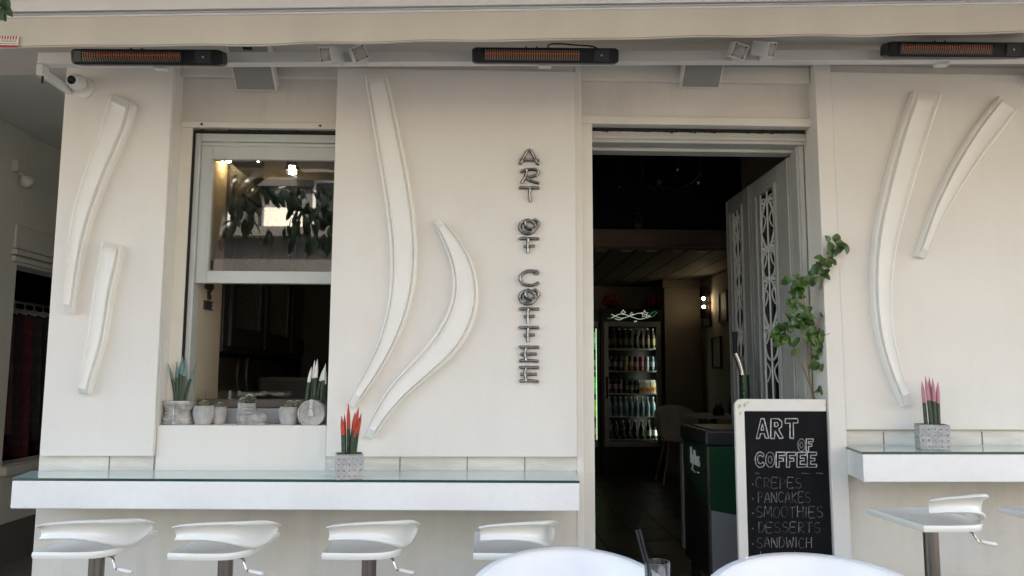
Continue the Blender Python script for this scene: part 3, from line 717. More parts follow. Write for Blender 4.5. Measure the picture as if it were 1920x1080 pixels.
# ------------------------------------------------------------------ round-backed chairs, table, tumbler
def tub():
    t = thing('tub_chair', '', 'chair'); rows = []
    n = 40
    lv = []
    for i in range(n + 1):
        ph = R(-128 + 256 * i / n); c, s = math.cos(ph), math.sin(ph); k = (1 - c)
        zr = .845 - .075 * k - .07 * max(0, k - .5) ** 1.3
        row = []
        for f_, rr in ((1.0, .305), (.985, .313), (.93, .312), (.6, .285), (.25, .245), (.0, .21)): row.append((f_, rr))
        o = [Vector((rr * s * 1.0, rr * c * .95, .43 + (zr - .43) * f_)) for f_, rr in row]
        inn = [Vector(((rr - .018) * s, (rr - .018) * c * .95, .445 + (zr - .445) * min(f_, .992))) for f_, rr in row][::-1]
        lv.append(o + inn)
    b = MB(); b.grid(lv, 0, True, True); b.build('shell', chair_plastic, t, smooth=True, ang=60)
    b = MB(); b.lathe([(0, .425), (.19, .425), (.215, .432), (.215, .444), (.19, .452), (0, .446)], 36); b.build('seat', chair_plastic, t, smooth=True)
    for sx in (-1, 1):
        for sy in (-1, 1):
            b = MB(); b.tube([(sx * .13, sy * .13, .424), (sx * .20, sy * .20, .0)], [.014, .010], 10); b.build('leg', wood_leg, t, smooth=True)
    return t
struct(part('terrace', ground_m, None, (-3, 5, .2, 2.599, .001, .012))); struct(part('terrace', ground_m, None, (-3, 1.199, 2.6, 3.449, .001, .0215))); c0 = tub(); CG = 'round-backed white chairs in front'
c0.location = (.25, 2.33, .013); c0['label'] = 'white round-backed chair left of the tumbler'; c0['group'] = CG
c1 = clone(c0, (.955, 2.21, .016), 'white round-backed chair in front of the chalkboard', R(-6), CG); c1.scale = (1.10, 1.05, 1)
TB = thing('round_table', 'small round white table carrying the tumbler, below the photo edge', 'table', (.60, 1.80, 0))
b = MB(); b.lathe([(0, .735), (.34, .735), (.35, .745), (.35, .755), (.343, .76), (0, .76)], 48, (.60, 1.80, 0)); b.build('table_top', white_plastic, TB, smooth=True)
b = MB(); b.tube([(.60, 1.80, .734), (.60, 1.80, .03)], .03, 20); b.build('leg', steel, TB, smooth=True)
b = MB(); b.lathe([(0, 0), (.2, 0), (.2, .01), (.05, .03), (0, .03)], 32, (.60, 1.80, 0)); b.build('base', steel, TB, smooth=True)
g = at(1232, 1053, 2.08); gz = .7605
b = MB(); H = g.z - gz
b.lathe([(0, 0), (.028, 0), (.030, .004), (.0335, H), (.0325, H + .001), (.0315, H), (.0285, .012), (0, .010)], 40, (g.x, g.y, gz))
tag(b.build('tumbler', tumbler_m, None, smooth=True), 'empty clear glass tumbler between the two round-backed chairs', 'glass')
b = MB()
for k, (dx, dy) in enumerate(((0, 0), (.006, .004))):
    a = at(1193 + k * 6, 994 - k * 2, 2.08); e = Vector((g.x + .008 + dx, g.y + dy, gz + .013))
    b = MB(); b.tube([a, e], .0032, 8)
    tag(b.build('drinking_straw', black_matt, None, smooth=True), 'black drinking straw leaning in the tumbler', 'straw', 'straws in the tumbler')

# ------------------------------------------------------------------ chalkboard
BYD = 3.445
CB = thing('chalkboard', 'white framed chalkboard with handwritten menu standing in the doorway', 'chalkboard', (1.30, BYD, FLZ))
p0 = at(1376, 748, BYD); xr = DR - .004; x0 = p0.x; zt = p0.z; xb = at(1398, 900, BYD).x; zb2 = at(1450, 771, BYD).z
b = MB(); rad = .03; out = [(x0, .16), (x0, zt - rad)] + [(x0 + rad - rad * math.cos(a), zt - rad + rad * math.sin(a)) for a in (.3, .6, .9, 1.2, 1.57)] + [(xr, zt), (xr, zb2), (xb, zb2), (xb, .16)]
b.prism([(x, BYD - .012, z) for x, z in out], (0, .022, 0)); b.build('frame', frame_m, CB, bevel=.003)
BF = BYD - .007
part('board', board_m, CB, (xb + .0005, xr - .0005, BF, BYD + .008, .20, zb2 - .0005))
# stains where tape was
b = MB()
for (qx, qy, s) in ((1387, 762, 1), (1396, 759, .8), (1388, 775, .7), (1402, 755, .5), (1548, 760, .5)):
    c = at(qx, qy, BYD - .0125); n = 9
    b.prism([(c.x + .009 * s * math.cos(i * 6.283 / n) * random.uniform(.5, 1.2), BYD - .0128, c.z + .011 * s * math.sin(i * 6.283 / n) * random.uniform(.5, 1.3)) for i in range(n)], (0, .0006, 0))
b.build('tape_residue', stain_m, CB)
def chalk_line(b, pts, wd, mi=0):
    P3 = [Vector((p[0], p[1], 0)) for p in pts]
    if len(P3) > 2: P3 = catmull(P3, len(P3) * 3)
    Q = [at(p.x + random.uniform(-.15, .15), p.y + random.uniform(-.15, .15), BF - .0007) for p in P3]
    for a, c in zip(Q, Q[1:]):
        d = c - a
        if d.length < 1e-5: continue
        n = Vector((-d.z, 0, d.x)).normalized() * wd * random.uniform(.6, 1.15) / 2; e = d.normalized() * wd * .2
        b.prism([a - e - n, c + e - n, c + e + n, a - e + n], (0, .0005, 0), mi)
def word(b, txt, x0, x1, y0, y1, wd, mi=0, skew=0):
    n = len(txt); wds = [(.35 if ch == 'I' else 1.25 if ch in 'MW' else 1) for ch in txt]; tot = sum(wds) + .28 * (n - 1); sc = (x1 - x0) / tot; x = x0
    for ch, ww in zip(txt, wds):
        jy = random.uniform(-1, 1)
        for pl in GL[ch]:
            chalk_line(b, [(x + u * ww * sc, y1 + jy + (y0 - y1) * v + skew * (x - x0)) for u, v in pl], wd, mi)
        x += (ww + .28) * sc
OUTL = {
 'A': [[(0, 0), (.38, 1), (.62, 1), (1, 0), (.72, .02), (.64, .24), (.34, .24), (.26, 0), (0, 0)], [(.5, .74), (.39, .42), (.60, .42), (.5, .74)]],
 'R': [[(0, 0), (.02, 1), (.6, 1), (.88, .85), (.88, .6), (.62, .45), (1, .02), (.7, 0), (.34, .38), (.3, 0), (0, 0)], [(.3, .8), (.55, .8), (.6, .68), (.5, .6), (.3, .6), (.3, .8)]],
 'T': [[(0, 1), (1, 1), (1, .78), (.64, .78), (.66, 0), (.38, .02), (.38, .78), (0, .76), (0, 1)]],
 'O': [arc(.5, .5, .5, .5, 90, 450, 18), arc(.5, .5, .2, .24, 90, 450, 12)],
 'F': [[(0, 0), (0, 1), (1, 1), (1, .78), (.34, .78), (.34, .6), (.8, .6), (.8, .4), (.34, .4), (.34, 0), (0, 0)]],
 'E': [[(0, 0), (0, 1), (1, 1), (1, .8), (.36, .8), (.36, .6), (.8, .6), (.8, .42), (.36, .42), (.36, .2), (1, .2), (1, 0), (0, 0)]],
 'C': [[(.98, .86), (.7, .99), (.4, 1), (.1, .8), (0, .5), (.1, .2), (.4, 0), (.75, .02), (1, .16), (.88, .34), (.6, .22), (.38, .3), (.26, .5), (.36, .72), (.6, .8), (.86, .68), (.98, .86)]]}
def oword(b, txt, x0, x1, y0, y1, wd, mi=0):
    n = len(txt); sc = (x1 - x0) / (n + .15 * (n - 1)); x = x0
    for ch in txt:
        for pl in OUTL[ch]:
            pts = [(x + u * sc, y1 + (y0 - y1) * v) for u, v in pl]
            if ch in 'ARTFE':
                for a, c in zip(pts, pts[1:]): chalk_line(b, [a, c], wd, mi)
            else: chalk_line(b, pts, wd, mi)
        x += 1.15 * sc
b = MB(); oword(b, 'ART', 1418, 1496, 785, 822, .0046); oword(b, 'OF', 1496, 1525, 823, 846, .0042); oword(b, 'COFFEE', 1416, 1531, 848, 876, .0042)
b.build('chalk_title', chalk, CB)
for txt, xa, xe, ya, ye, mi in (('CREPES', 1417, 1503, 896, 915, 0), ('PANCAKES', 1421, 1520, 923, 942, 0), ('SMOOTHIES', 1418, 1543, 950, 970, 0), ('DESSERTS', 1422, 1538, 979, 998, 0), ('SANDWICH', 1419, 1522, 1008, 1027, 1)):
    b = MB(); word(b, txt, xa, xe, ya, ye, .0029, 0)
    for dx in (0, .8): chalk_line(b, [(1411 + dx, (ya + ye) / 2 + 2), (1412 + dx, (ya + ye) / 2 + 3)], .004)
    b.build('menu_line', chalk_f if mi else chalk_m, CB)
b = MB()
for xa, xe in ((1416, 1424), (1503, 1519), (1530, 1543)): chalk_line(b, [(xa, 887), (xe, 888)], .0018)
for xa in (1426, 1490): chalk_line(b, [(xa, 1034), (xa, 1046)], .002)
b.build('chalk_marks', chalk_f, CB)

# ------------------------------------------------------------------ climbing pot plant behind the board
PL = thing('pot_plant', 'tall leafy pot plant with thin bare stems rising behind the chalkboard', 'plant', (1.37, 3.58, FLZ))
b = MB(); b.lathe([(0, 0), (.06, 0), (.085, .22), (.09, .24), (.08, .24), (.075, .21), (0, .21)], 28, (1.37, 3.56, FLZ)); b.build('pot', concrete, PL, smooth=True)
stems = [[(1527, 748, 3.54), (1516, 700, 3.52), (1514, 650, 3.49), (1513, 615, 3.47), (1510, 575, 3.44), (1502, 550, 3.42), (1497, 530, 3.41), (1520, 522, 3.39), (1540, 500, 3.385), (1556, 480, 3.38), (1572, 462, 3.375)],
         [(1527, 748, 3.54), (1512, 705, 3.53), (1497, 670, 3.51), (1480, 640, 3.5), (1470, 620, 3.48)],
         [(1516, 700, 3.52), (1522, 660, 3.48), (1534, 644, 3.45), (1542, 655, 3.45)],
         [(1524, 738, 3.54), (1535, 730, 3.50), (1548, 720, 3.46)], [(1513, 615, 3.47), (1530, 620, 3.44), (1545, 590, 3.42)]]
b = MB()
base = Vector((1.37, 3.56, FLZ + .2))
b.tube(catmull([base, Vector((1.40, 3.56, .7)), at(1527, 748, 3.54)], 12), .0042, 6)
for k, st in enumerate(stems):
    pts = catmull([at(*p) for p in st], 26); b.tube(pts, [.0036 - .0022 * i / 25 for i in range(26)], 6)
b.build('stem', stem_m, PL, smooth=True)
def leaf_mesh(b, c, d, nrm, L, Wd, mi=0):
    d = d.normalized(); s = d.cross(nrm).normalized(); nrm = s.cross(d)
    rows = []
    for t, wf, dz in ((0, .05, 0), (.12, .55, .04), (.32, .95, .08), (.55, 1, .09), (.78, .72, .05), (.93, .32, -.01), (1, .03, -.06)):
        p = c + d * (L * t) + nrm * (L * dz)
        rows.append([p - s * (Wd * wf / 2) + nrm * (Wd * wf * .14), p, p + s * (Wd * wf / 2) + nrm * (Wd * wf * .14)])
    b.grid(rows, mi)
b = MB()
cl = [(1560, 455, 3), (1578, 462, 3), (1565, 475, 4), (1553, 488, 5), (1540, 500, 5), (1530, 513, 6), (1520, 520, 4), (1503, 528, 5), (1490, 535, 5), (1482, 525, 2), (1497, 548, 3), (1503, 562, 2), (1495, 572, 2), (1507, 590, 3), (1490, 598, 6), (1476, 605, 5), (1468, 618, 5), (1460, 630, 4), (1470, 640, 3), (1485, 645, 2), (1508, 610, 4), (1520, 615, 5), (1528, 628, 5), (1533, 640, 4), (1536, 650, 3), (1530, 672, 2), (1533, 685, 2), (1490, 665, 1), (1538, 720, 3), (1536, 735, 2), (1530, 602, 2), (1536, 700, 1)]
for px, py, n in cl:
    yy = 3.375 + max(0, py - 460) * .00045 + .01
    for k in range(int(n * 1.25 + .5)):
        c = at(px + random.uniform(-9, 9), py + random.uniform(-8, 8), yy + random.uniform(-.03, .03))
        a = random.uniform(0, 6.28); d = Vector((math.cos(a), random.uniform(-.5, .3), math.sin(a) * .8 + .1))
        leaf_mesh(b, c, d, Vector((random.uniform(-.5, .5), -1, random.uniform(0, .9))), random.uniform(.034, .056), random.uniform(.028, .040))
b.build('foliage', leaf_m, PL, smooth=True, ang=180)

# ------------------------------------------------------------------ planters
def spikes(t, base, specs, tipm, tip_from=.62):
    for (dx, dy, h, lx, ly, r) in specs:
        b = MB(); n = 12; pts = []; rad = []
        for i in range(n + 1):
            s = i / n; pts.append(Vector(base) + Vector((dx + lx * s ** 1.6, dy + ly * s ** 1.6, h * s))); rad.append(r * (1 - .12 * s) * (1 if s < .7 else max(.06, 1 - ((s - .7) / .3) ** 1.7)))
        k = int(n * tip_from); b.tube(pts, rad, 9, lambda i: 1 if i >= k else 0)
        b.build('leaf', [spike_g, tipm], t, smooth=True)
def cube_pot(px, py, zc, yc, s, rotz, tipm, specs, lab, h=None):
    c = at(px, py, yc); h = h or s * .92
    t = thing('potted_plant', lab, 'plant', (c.x, yc, zc))
    a = s / 2; q = Matrix.Rotation(rotz, 3, 'Z')
    b = MB(); ti = .006
    b.box(-a, a, -a, a, 0, h - .004); b.box(-a, a, -a, -a + ti, h - .004, h); b.box(-a, a, a - ti, a, h - .004, h)
    b.box(-a, -a + ti, -a + ti, a - ti, h - .004, h); b.box(a - ti, a, -a + ti, a - ti, h - .004, h)
    for v in b.bm.verts: v.co = q @ v.co + Vector((c.x, yc, zc))
    po = b.build('pot', concrete, t, bevel=.0025)
    b = MB()                                        # raised circle pattern on the faces
    for i in range(5):
        for j in range(4):
            for ax in range(2):
                u_, v_ = -a + s * (i + .5) / 5, h * (j + .6) / 4.4
                cc = Vector((u_, -a - .0002, v_)) if ax == 0 else Vector((a + .0002, u_, v_))
                if ax == 1 and rotz < 0: cc = Vector((-a - .0002, u_, v_))
                nx = Vector((0, -1, 0)) if ax == 0 else Vector((1 if rotz >= 0 else -1, 0, 0))
                cc = q @ cc + Vector((c.x, yc, zc)); nx = q @ nx
                b.lathe([(s * .075, 0), (s * .085, .0012), (s * .065, .0014), (s * .055, 0)], 10, cc, axis=nx)
    b.build('pattern', mat('pattern_grey', (.52, .52, .52), .9), po)
    b = MB(); bb = [Vector((x, y, h - .0035)) for x, y in ((-a + ti, -a + ti), (a - ti, -a + ti), (a - ti, a - ti), (-a + ti, a - ti))]
    b.prism([q @ v + Vector((c.x, yc, zc)) for v in bb], (0, 0, .0015)); b.build('soil', soil, t)
    spikes(t, (c.x, yc, zc + h - .004), specs, tipm, .55)
cube_pot(654, 887, 1.0034, 3.20, .107, R(12), tip_red, [(-.022, -.01, .155, -.012, 0, .009), (-.004, .0, .205, -.006, 0, .008), (.012, -.005, .19, .022, 0, .010), (.02, .01, .165, .022, .01, .009), (-.022, .014, .16, -.004, .0, .007), (.004, .018, .17, .012, 0, .008), (.012, -.012, .14, .03, 0, .006)],
   'grey cube pot with red-tipped spiky plant on the long glass counter')
cube_pot(1749, 836, 1.1114, 3.30, .118, R(-20), tip_pink, [(-.025, 0, .19, -.008, 0, .008), (-.008, -.01, .21, -.014, 0, .009), (.002, .008, .205, .004, 0, .009), (.012, -.006, .20, .0, 0, .009), (.030, .0, .185, .008, 0, .009), (.018, .015, .17, .002, 0, .007)],
   'grey cube pot with pink-tipped spiky plant on the right counter', .105)
SY = 3.50
def wl(px, py, yc): c = at(px, py, yc); return Vector((c.x, yc, SILL + .0005))
c = wl(334, 797, 3.505); t = thing('potted_plant', 'silver trouser-shaped pot with teal-tipped leaves on the window sill', 'plant', c)
b = MB(); rows = []
for i in range(15):
    s = i / 14; z = .103 * s; r = .058 + .004 * math.sin(s * 9) + .0025 * math.sin(s * 31); r += (.004 if (s < .12 or s > .88) else 0)
    rows.append([c + Vector(((r + .0022 * math.sin(k * 1.9 + i * 1.3)) * math.cos(k * .2244) * 1.06, (r + .002 * math.cos(k * 2.3 + i)) * math.sin(k * .2244) * .85, z)) for k in range(28)])
b.grid(rows, 0, True, True); pt = b.build('pot', silverpot, t, smooth=True, ang=50)
b = MB(); b.box(c.x - .003, c.x + .003, c.y - .0575, c.y - .05, c.z + .004, c.z + .095)
for k in range(6): b.tube([c + Vector((-.004, -.056, .02 + k * .013)), c + Vector((-.022, -.054, .026 + k * .013)), c + Vector((-.042, -.04, .022 + k * .014))], .002, 5); b.tube([c + Vector((.004, -.056, .022 + k * .013)), c + Vector((.024, -.054, .018 + k * .013)), c + Vector((.044, -.04, .026 + k * .012))], .002, 5)
b.build('crease', silverpot, pt, smooth=True)
for (dx, h, lx, wd) in ((-.018, .165, -.040, .009), (-.012, .175, -.010, .009), (.0, .20, .004, .017), (.006, .185, .014, .012), (.024, .165, .042, .009)):
    b = MB(); rows = []
    for i in range(11):
        s = i / 10; ww = wd * (1 - .25 * s) * (1 if s < .6 else max(.04, 1 - ((s - .6) / .4) ** 1.6)); p = c + Vector((dx + lx * s ** 1.5, .0, .10 + h * s))
        rows.append([p + Vector((-ww, .002, 0)), p + Vector((0, -.004, 0)), p + Vector((ww, .002, 0)), p + Vector((0, .004, 0))])
    b.grid(rows, lambda i: 1 if i >= 6 else 0, True, True); b.build('leaf', [spike_g, tip_teal], t, smooth=True)
def round_pot(px, py, yc, r, h, lab, cact):
    c = wl(px, py, yc); t = thing('cactus_pot', lab, 'plant', c)
    b = MB(); b.lathe([(0, 0), (r * .68, 0), (r * .78, h * .08), (r * .98, h * .45), (r * .99, h * .7), (r * .9, h * .96), (r * .86, h), (r * .76, h), (r * .76, h * .9), (0, h * .9)], 28, c); b.build('pot', concrete, t, smooth=True, ang=50)
    for (dx, rr, zz, mm) in cact:
        b = MB(); b.ball(c + Vector((dx, .0, h * .9 + zz)), rr, (1, 1, .85), u=18, v=12); o = b.build('cactus', mm, t, smooth=True)
        b = MB()
        for k in range(70):
            a, e = random.uniform(0, 6.28), random.uniform(-.1, 1.5); d = Vector((math.cos(a) * math.cos(e), math.sin(a) * math.cos(e), math.sin(e) * .85)); p = c + Vector((dx, 0, h * .9 + zz)) + d * rr
            b.tube([p - d * .001, p + d * .0035 + Vector((random.uniform(-.002, .002), 0, random.uniform(-.002, .002)))], .0004, 3)
        b.build('spines', spine_m, o)
round_pot(381, 797, 3.50, .046, .082, 'small round concrete cactus pot beside the trouser-shaped pot', [(0, .023, .010, cactus_m)])
round_pot(410, 790, 3.535, .036, .076, 'smaller concrete cactus pot set back behind the round one', [(0, .022, .006, cactus_m)])
round_pot(541, 797, 3.50, .044, .078, 'round concrete cactus pot beside the handbag-shaped pot', [(.004, .022, .014, cactus_m), (.036, .018, .018, cactus_m)])
c = wl(472, 797, 3.50); t = thing('cactus_pot', 'boot-shaped concrete pot with a spiny dark cactus in the middle of the sill', 'plant', c)
b = MB(); rows = []
for i in range(10):
    s = i / 9; r = .042 + .004 * math.sin(s * 5); cx = -.018 - .008 * s
    rows.append([c + Vector((cx + (r + .0022 * math.sin(k * 2.1 + i * 2)) * math.cos(k * .2618), (r + .002 * math.cos(k * 2.6 + i * 1.4)) * math.sin(k * .2618) * .85, .094 * s)) for k in range(24)])
b.grid(rows, 0, True, True); b.ball(c + Vector((.028, -.004, .032)), .042, (1.05, .85, .78), u=22, v=14); b.box(c.x - .055, c.x + .065, c.y - .03, c.y + .03, c.z, c.z + .008)
pt = b.build('pot', mat('boot_concrete', (.43, .42, .40), .9, vscale=28, col2=(.22, .21, .20), bump=.7, bscale=45, bdist=.008), t, smooth=True, ang=50)
b = MB()
for k in range(4): b.tube([c + Vector((-.05, -.022, .028 + k * .016)), c + Vector((-.018, -.042, .034 + k * .016)), c + Vector((.012, -.033, .04 + k * .014))], .003, 6)
b.build('laces', concrete, pt, smooth=True)
for dx, rr, zz, mm in ((-.012, .024, .106, cactus_g), (-.040, .018, .100, cactus_m), (-.034, .013, .098, cactus_g)):
    b = MB(); b.ball(c + Vector((dx, -.002, zz)), rr, (1, 1, .95), u=18, v=12); o = b.build('cactus', mm, t, smooth=True)
    b = MB()
    for k in range(80):
        a, e = random.uniform(0, 6.28), random.uniform(-.3, 1.5); d = Vector((math.cos(a) * math.cos(e), math.sin(a) * math.cos(e), math.sin(e))); p = c + Vector((dx, -.002, zz)) + d * rr
        b.tube([p - d * .001, p + d * .004], .0006, 3)
    b.build('spines', spine_m, o)
c = wl(586, 799, 3.495); t = thing('potted_plant', 'round handbag-shaped concrete pot with white-tipped spikes on the sill', 'plant', c)
b = MB(); R_ = .060; cz = .050
prof = [(R_ * .0, -.036), (R_ * .84, -.036), (R_ * .87, -.043), (R_ * .97, -.043), (R_, -.034), (R_, .034), (R_ * .95, .038), (0, .038)]
b.lathe([(r, -y) for r, y in prof][::1], 40, c + Vector((0, 0, cz)), axis=Vector((0, -1, 0)))
for v in b.bm.verts:
    if v.co.z < c.z: v.co.z = c.z
pt = b.build('pot', concrete, t, smooth=True, ang=40)
b = MB(); b.box(c.x - .007, c.x + .007, c.y - .044, c.y - .0365, c.z + .045, c.z + .112); b.box(c.x - .011, c.x + .011, c.y - .046, c.y - .0365, c.z + .038, c.z + .058); b.ball((c.x, c.y - .0455, c.z + .075), .006); b.build('strap', mat('strap_grey', (.62, .61, .58), .8, var=.3, vscale=60), pt, bevel=.002)
spikes(t, (c.x, c.y + .005, c.z + .09), [(-.030, 0, .165, .016, 0, .0085), (-.010, .008, .195, .008, 0, .0080), (.004, -.004, .20, .008, 0, .0085), (.012, .004, .175, .036, 0, .0085), (.034, .0, .18, .014, 0, .0085), (.042, .01, .15, .006, 0, .007)], tip_white, .60)

# ------------------------------------------------------------------ beer dispenser in the doorway
dx0, dx1, dy0, dy1 = 1.105, 1.435, 3.92, 4.42; dz = at(1332, 808, 3.92).z
DB = thing('drinks_dispenser', 'black and green draught beer cabinet with grey front standing inside the doorway', 'dispenser', (1.27, 4.17, FLZ))
part('cabinet', mat('dispenser_black', (.014, .015, .017), .3), DB, (dx0 + .004, dx1, dy0 + .004, dy1, .42, dz - .075), bevel=.004)
part('worktop', mat('dispenser_top', (.022, .023, .028), .35), DB, (dx0 - .008, dx1 + .01, dy0 - .01, dy1 + .01, dz - .072, dz), bevel=.008)
part('drip_tray', mat('tray_dark', (.05, .05, .05), .4, metal=.5), DB, (dx0 + .03, dx1 - .02, dy0 + .03, dy1 - .05, dz + .0005, dz + .006))
b = MB(); zg = dz - .078
curve = [(dy0 + .006 + (dy1 - dy0 - .006) * i / 14, zg - .30 + .17 * (i / 14) ** 1.5) for i in range(15)]
b.prism([(dx0 + .0015, y, z) for y, z in curve] + [(dx0 + .0015, dy1, zg), (dx0 + .0015, dy0 + .006, zg)], (.002, 0, 0)); b.build('green_side', green_p, DB)
b = MB(); curve = [(dx0 + .012 + (dx1 - dx0 - .012) * i / 14, zg - .31 - .06 * (i / 14)) for i in range(15)]
b.prism([(x, dy0 + .001, z) for x, z in curve] + [(dx1 - .002, dy0 + .001, zg), (dx0 + .012, dy0 + .001, zg)], (0, .0025, 0)); b.build('green_front', green_p, DB)
b = MB(); b.prism([(x, dy0 + .001, z - .002) for x, z in curve] + [(dx1 - .002, dy0 + .001, .44), (dx0 + .012, dy0 + .001, .44)], (0, .0025, 0)); b.build('grey_front', steel_p, DB)
part('edge_strip', steel, DB, (dx0 - .002, dx0 + .011, dy0 - .002, dy0 + .006, .43, zg))
part('rear_strip', steel_p, DB, (dx0 - .002, dx0 + .003, dy1 + .001, dy1 + .05, .46, zg - .03))
b = MB(); ly0 = 4.245; n_ = 0
for ch in 'Mythos':
    for pl in GL[ch]:
        P3 = [(dx0 + .0005, ly0 - n_ * .031 - u * .025, zg - .115 + v * (.085 if ch == 'M' else .075)) for u, v in pl]
        b.tube(P3, .0038, 6)
    n_ += 1
b.tube([(dx0 + .0005, 4.23, zg - .145), (dx0 + .0005, 4.16, zg - .155), (dx0 + .0005, 4.09, zg - .148)], .004, 6)
b.build('logo', white_ink, DB)
for x, y in ((dx0 + .05, dy0 + .06), (dx1 - .05, dy0 + .06), (dx0 + .05, dy1 - .05), (dx1 - .05, dy1 - .05)):
    b = MB(); b.tube([(x - .015, y, FLZ + .04), (x + .015, y, FLZ + .04)], .04, 18); b.box(x - .02, x + .02, y - .02, y + .02, FLZ + .07, .42); b.build('castor', black_matt, DB, smooth=True)
TY = 4.08
b = MB(); b.tube(catmull([Vector((at(1395, 745, TY).x, TY, dz)), at(1395, 735, TY), at(1392, 700, TY), at(1385, 675, TY), at(1379, 662, TY)], 16), [.024] * 6 + [.022] * 4 + [.018] * 6, 14); tp = b.build('tap_tower', chrome, DB, smooth=True)
b = MB(); b.tube([at(1398, 748, TY - .012), at(1396, 703, TY - .012)], .024, 14); b.build('green_sleeve', green_p, tp, smooth=True)
b = MB(); b.tube([at(1379, 668, TY), at(1378, 650, TY), at(1378, 622, TY)], [.011, .012, .015], 12); b.build('tap_handle', black_matt, tp, smooth=True)
b = MB()
for k in range(3):
    p = at(1394, 738 - k * 11, TY - .038); b.tube([p + Vector((-.006, 0, -.004)), p + Vector((.002, 0, .006)), p + Vector((.007, 0, .002))], .0011, 5)
b.build('sleeve_print', mat('faint_ink', (.30, .34, .31), .6), tp)

# ------------------------------------------------------------------ drinks fridges with stock
def fridge(x0, x1, lab, tint, sw=.085):
    yf, yb, z0, z1 = 8.97, 9.6, FLZ + .005, 2.19
    t = thing('drinks_fridge', lab, 'fridge', ((x0 + x1) / 2, yf, z0))
    gz0, gz1 = .66, 1.98
    b = MB(); b.box(x0, x0 + .03, yf + .03, yb, z0, z1); b.box(x1 - .03, x1, yf + .03, yb, z0, z1); b.box(x0 + .03, x1 - .03, yb - .03, yb, z0, z1)
    b.box(x0 + .03, x1 - .03, yf + .03, yb - .03, z0, gz0 - .02); b.box(x0 + .03, x1 - .03, yf + .03, yb - .03, gz1 + .02, z1)
    b.build('body', fridge_black, t)
    b = MB(); b.box(x0 + .03, x0 + .085, yf, yf + .028, gz0 - .06, gz1 + .06); b.box(x1 - sw, x1 - .03, yf, yf + .028, gz0 - .06, gz1 + .06)
    b.box(x0 + .085, x1 - sw, yf, yf + .028, gz1, gz1 + .06); b.box(x0 + .085, x1 - sw, yf, yf + .028, gz0 - .06, gz0)
    D = b.build('door', fridge_frame, t, bevel=.004)
    part('pane', clear, D, (x0 + .085, x1 - sw, yf + .012, yf + .016, gz0, gz1))
    b = MB(); b.tube([(x0 + .06, yf - .03, 1.15), (x0 + .06, yf - .03, 1.40)], .011, 8); b.box(x0 + .05, x0 + .07, yf - .03, yf, 1.16, 1.18); b.box(x0 + .05, x0 + .07, yf - .03, yf, 1.37, 1.39); b.build('handle', black_matt, D)
    part('sign_panel', fridge_black, t, (x0 + .005, x1 - .005, yf + .005, yf + .029, gz1 + .062, z1))
    sh = []
    for k in range(5):
        z = gz0 + .012 + k * .262; part('shelf', mat('shelf_wire', (.55, .56, .55), .4), t, (x0 + .032, x1 - .032, yf + .05, yb - .04, z, z + .012)); sh.append(z + .0125)
    part('light_strip', led if tint == 0 else mat('led_green', (.5, 1, .7), .5, emit=(.5, 1, .6), estr=.22), t, (x1 - .044, x1 - .032, yf + .035, yf + .05, gz0 + .02, gz1 - .02))
    return t, sh, yf
FR, SH, yf = fridge(1.318, 2.045, 'black drinks fridge with lit flower sign above five stocked shelves', 0)
b = MB(); cx, cz, Y = 1.68, 2.105, yf + .002
def fp(u, v): return Vector((cx + u, Y, cz + v))
for s in (1, -1):
    b.tube(catmull([fp(-.24, -.02 * s), fp(-.12, .025 * s), fp(0, -.01 * s), fp(.10, -.035 * s), fp(.22, .0)], 30), .0026, 6)
b.tube(catmull([fp(-.2, -.03), fp(-.14, -.045), fp(-.10, -.02)], 10), .0026, 6)
st = [fp(.15 + .045 * (1 if i % 2 == 0 else .45) * math.sin(i * math.pi / 5), .025 + .045 * (1 if i % 2 == 0 else .45) * math.cos(i * math.pi / 5)) for i in range(11)]; b.tube(st, .0026, 6)
st = [fp(-.10 + .028 * (1 if i % 2 == 0 else .5) * math.sin(i * math.pi / 4), .045 + .028 * (1 if i % 2 == 0 else .5) * math.cos(i * math.pi / 4)) for i in range(9)]; b.tube(st, .0026, 6)
b.tube([fp(-.02, .02), fp(.0, .045), fp(.02, .02), fp(-.02, .02)], .0026, 6)
b.tube([fp(.03, -.075), fp(.03, -.055)], .0026, 6); b.tube([fp(.045, -.075), fp(.045, -.055), fp(.06, -.058), (fp(.046, -.066))], .0026, 6)
b.build('flower_sign', neon, FR)
b = MB(); b.tube(catmull([fp(-.29, -.03), fp(-.22, -.02), fp(-.17, .02)], 10), .0026, 6); b.build('leaf_sign', neon_g, FR); b = MB(); b.tube(catmull([fp(.18, -.02), fp(.25, .0), fp(.30, .05)], 10), .0026, 6); b.tube(catmull([fp(.2, .0), fp(.24, .04), fp(.28, .06)], 10), .0026, 6); b.build('leaf_sign', neon_g, FR)
FR2, SH2, _ = fridge(.565, 1.305, 'second black drinks fridge, only its lit edge showing past the door jamb', 1, .040)

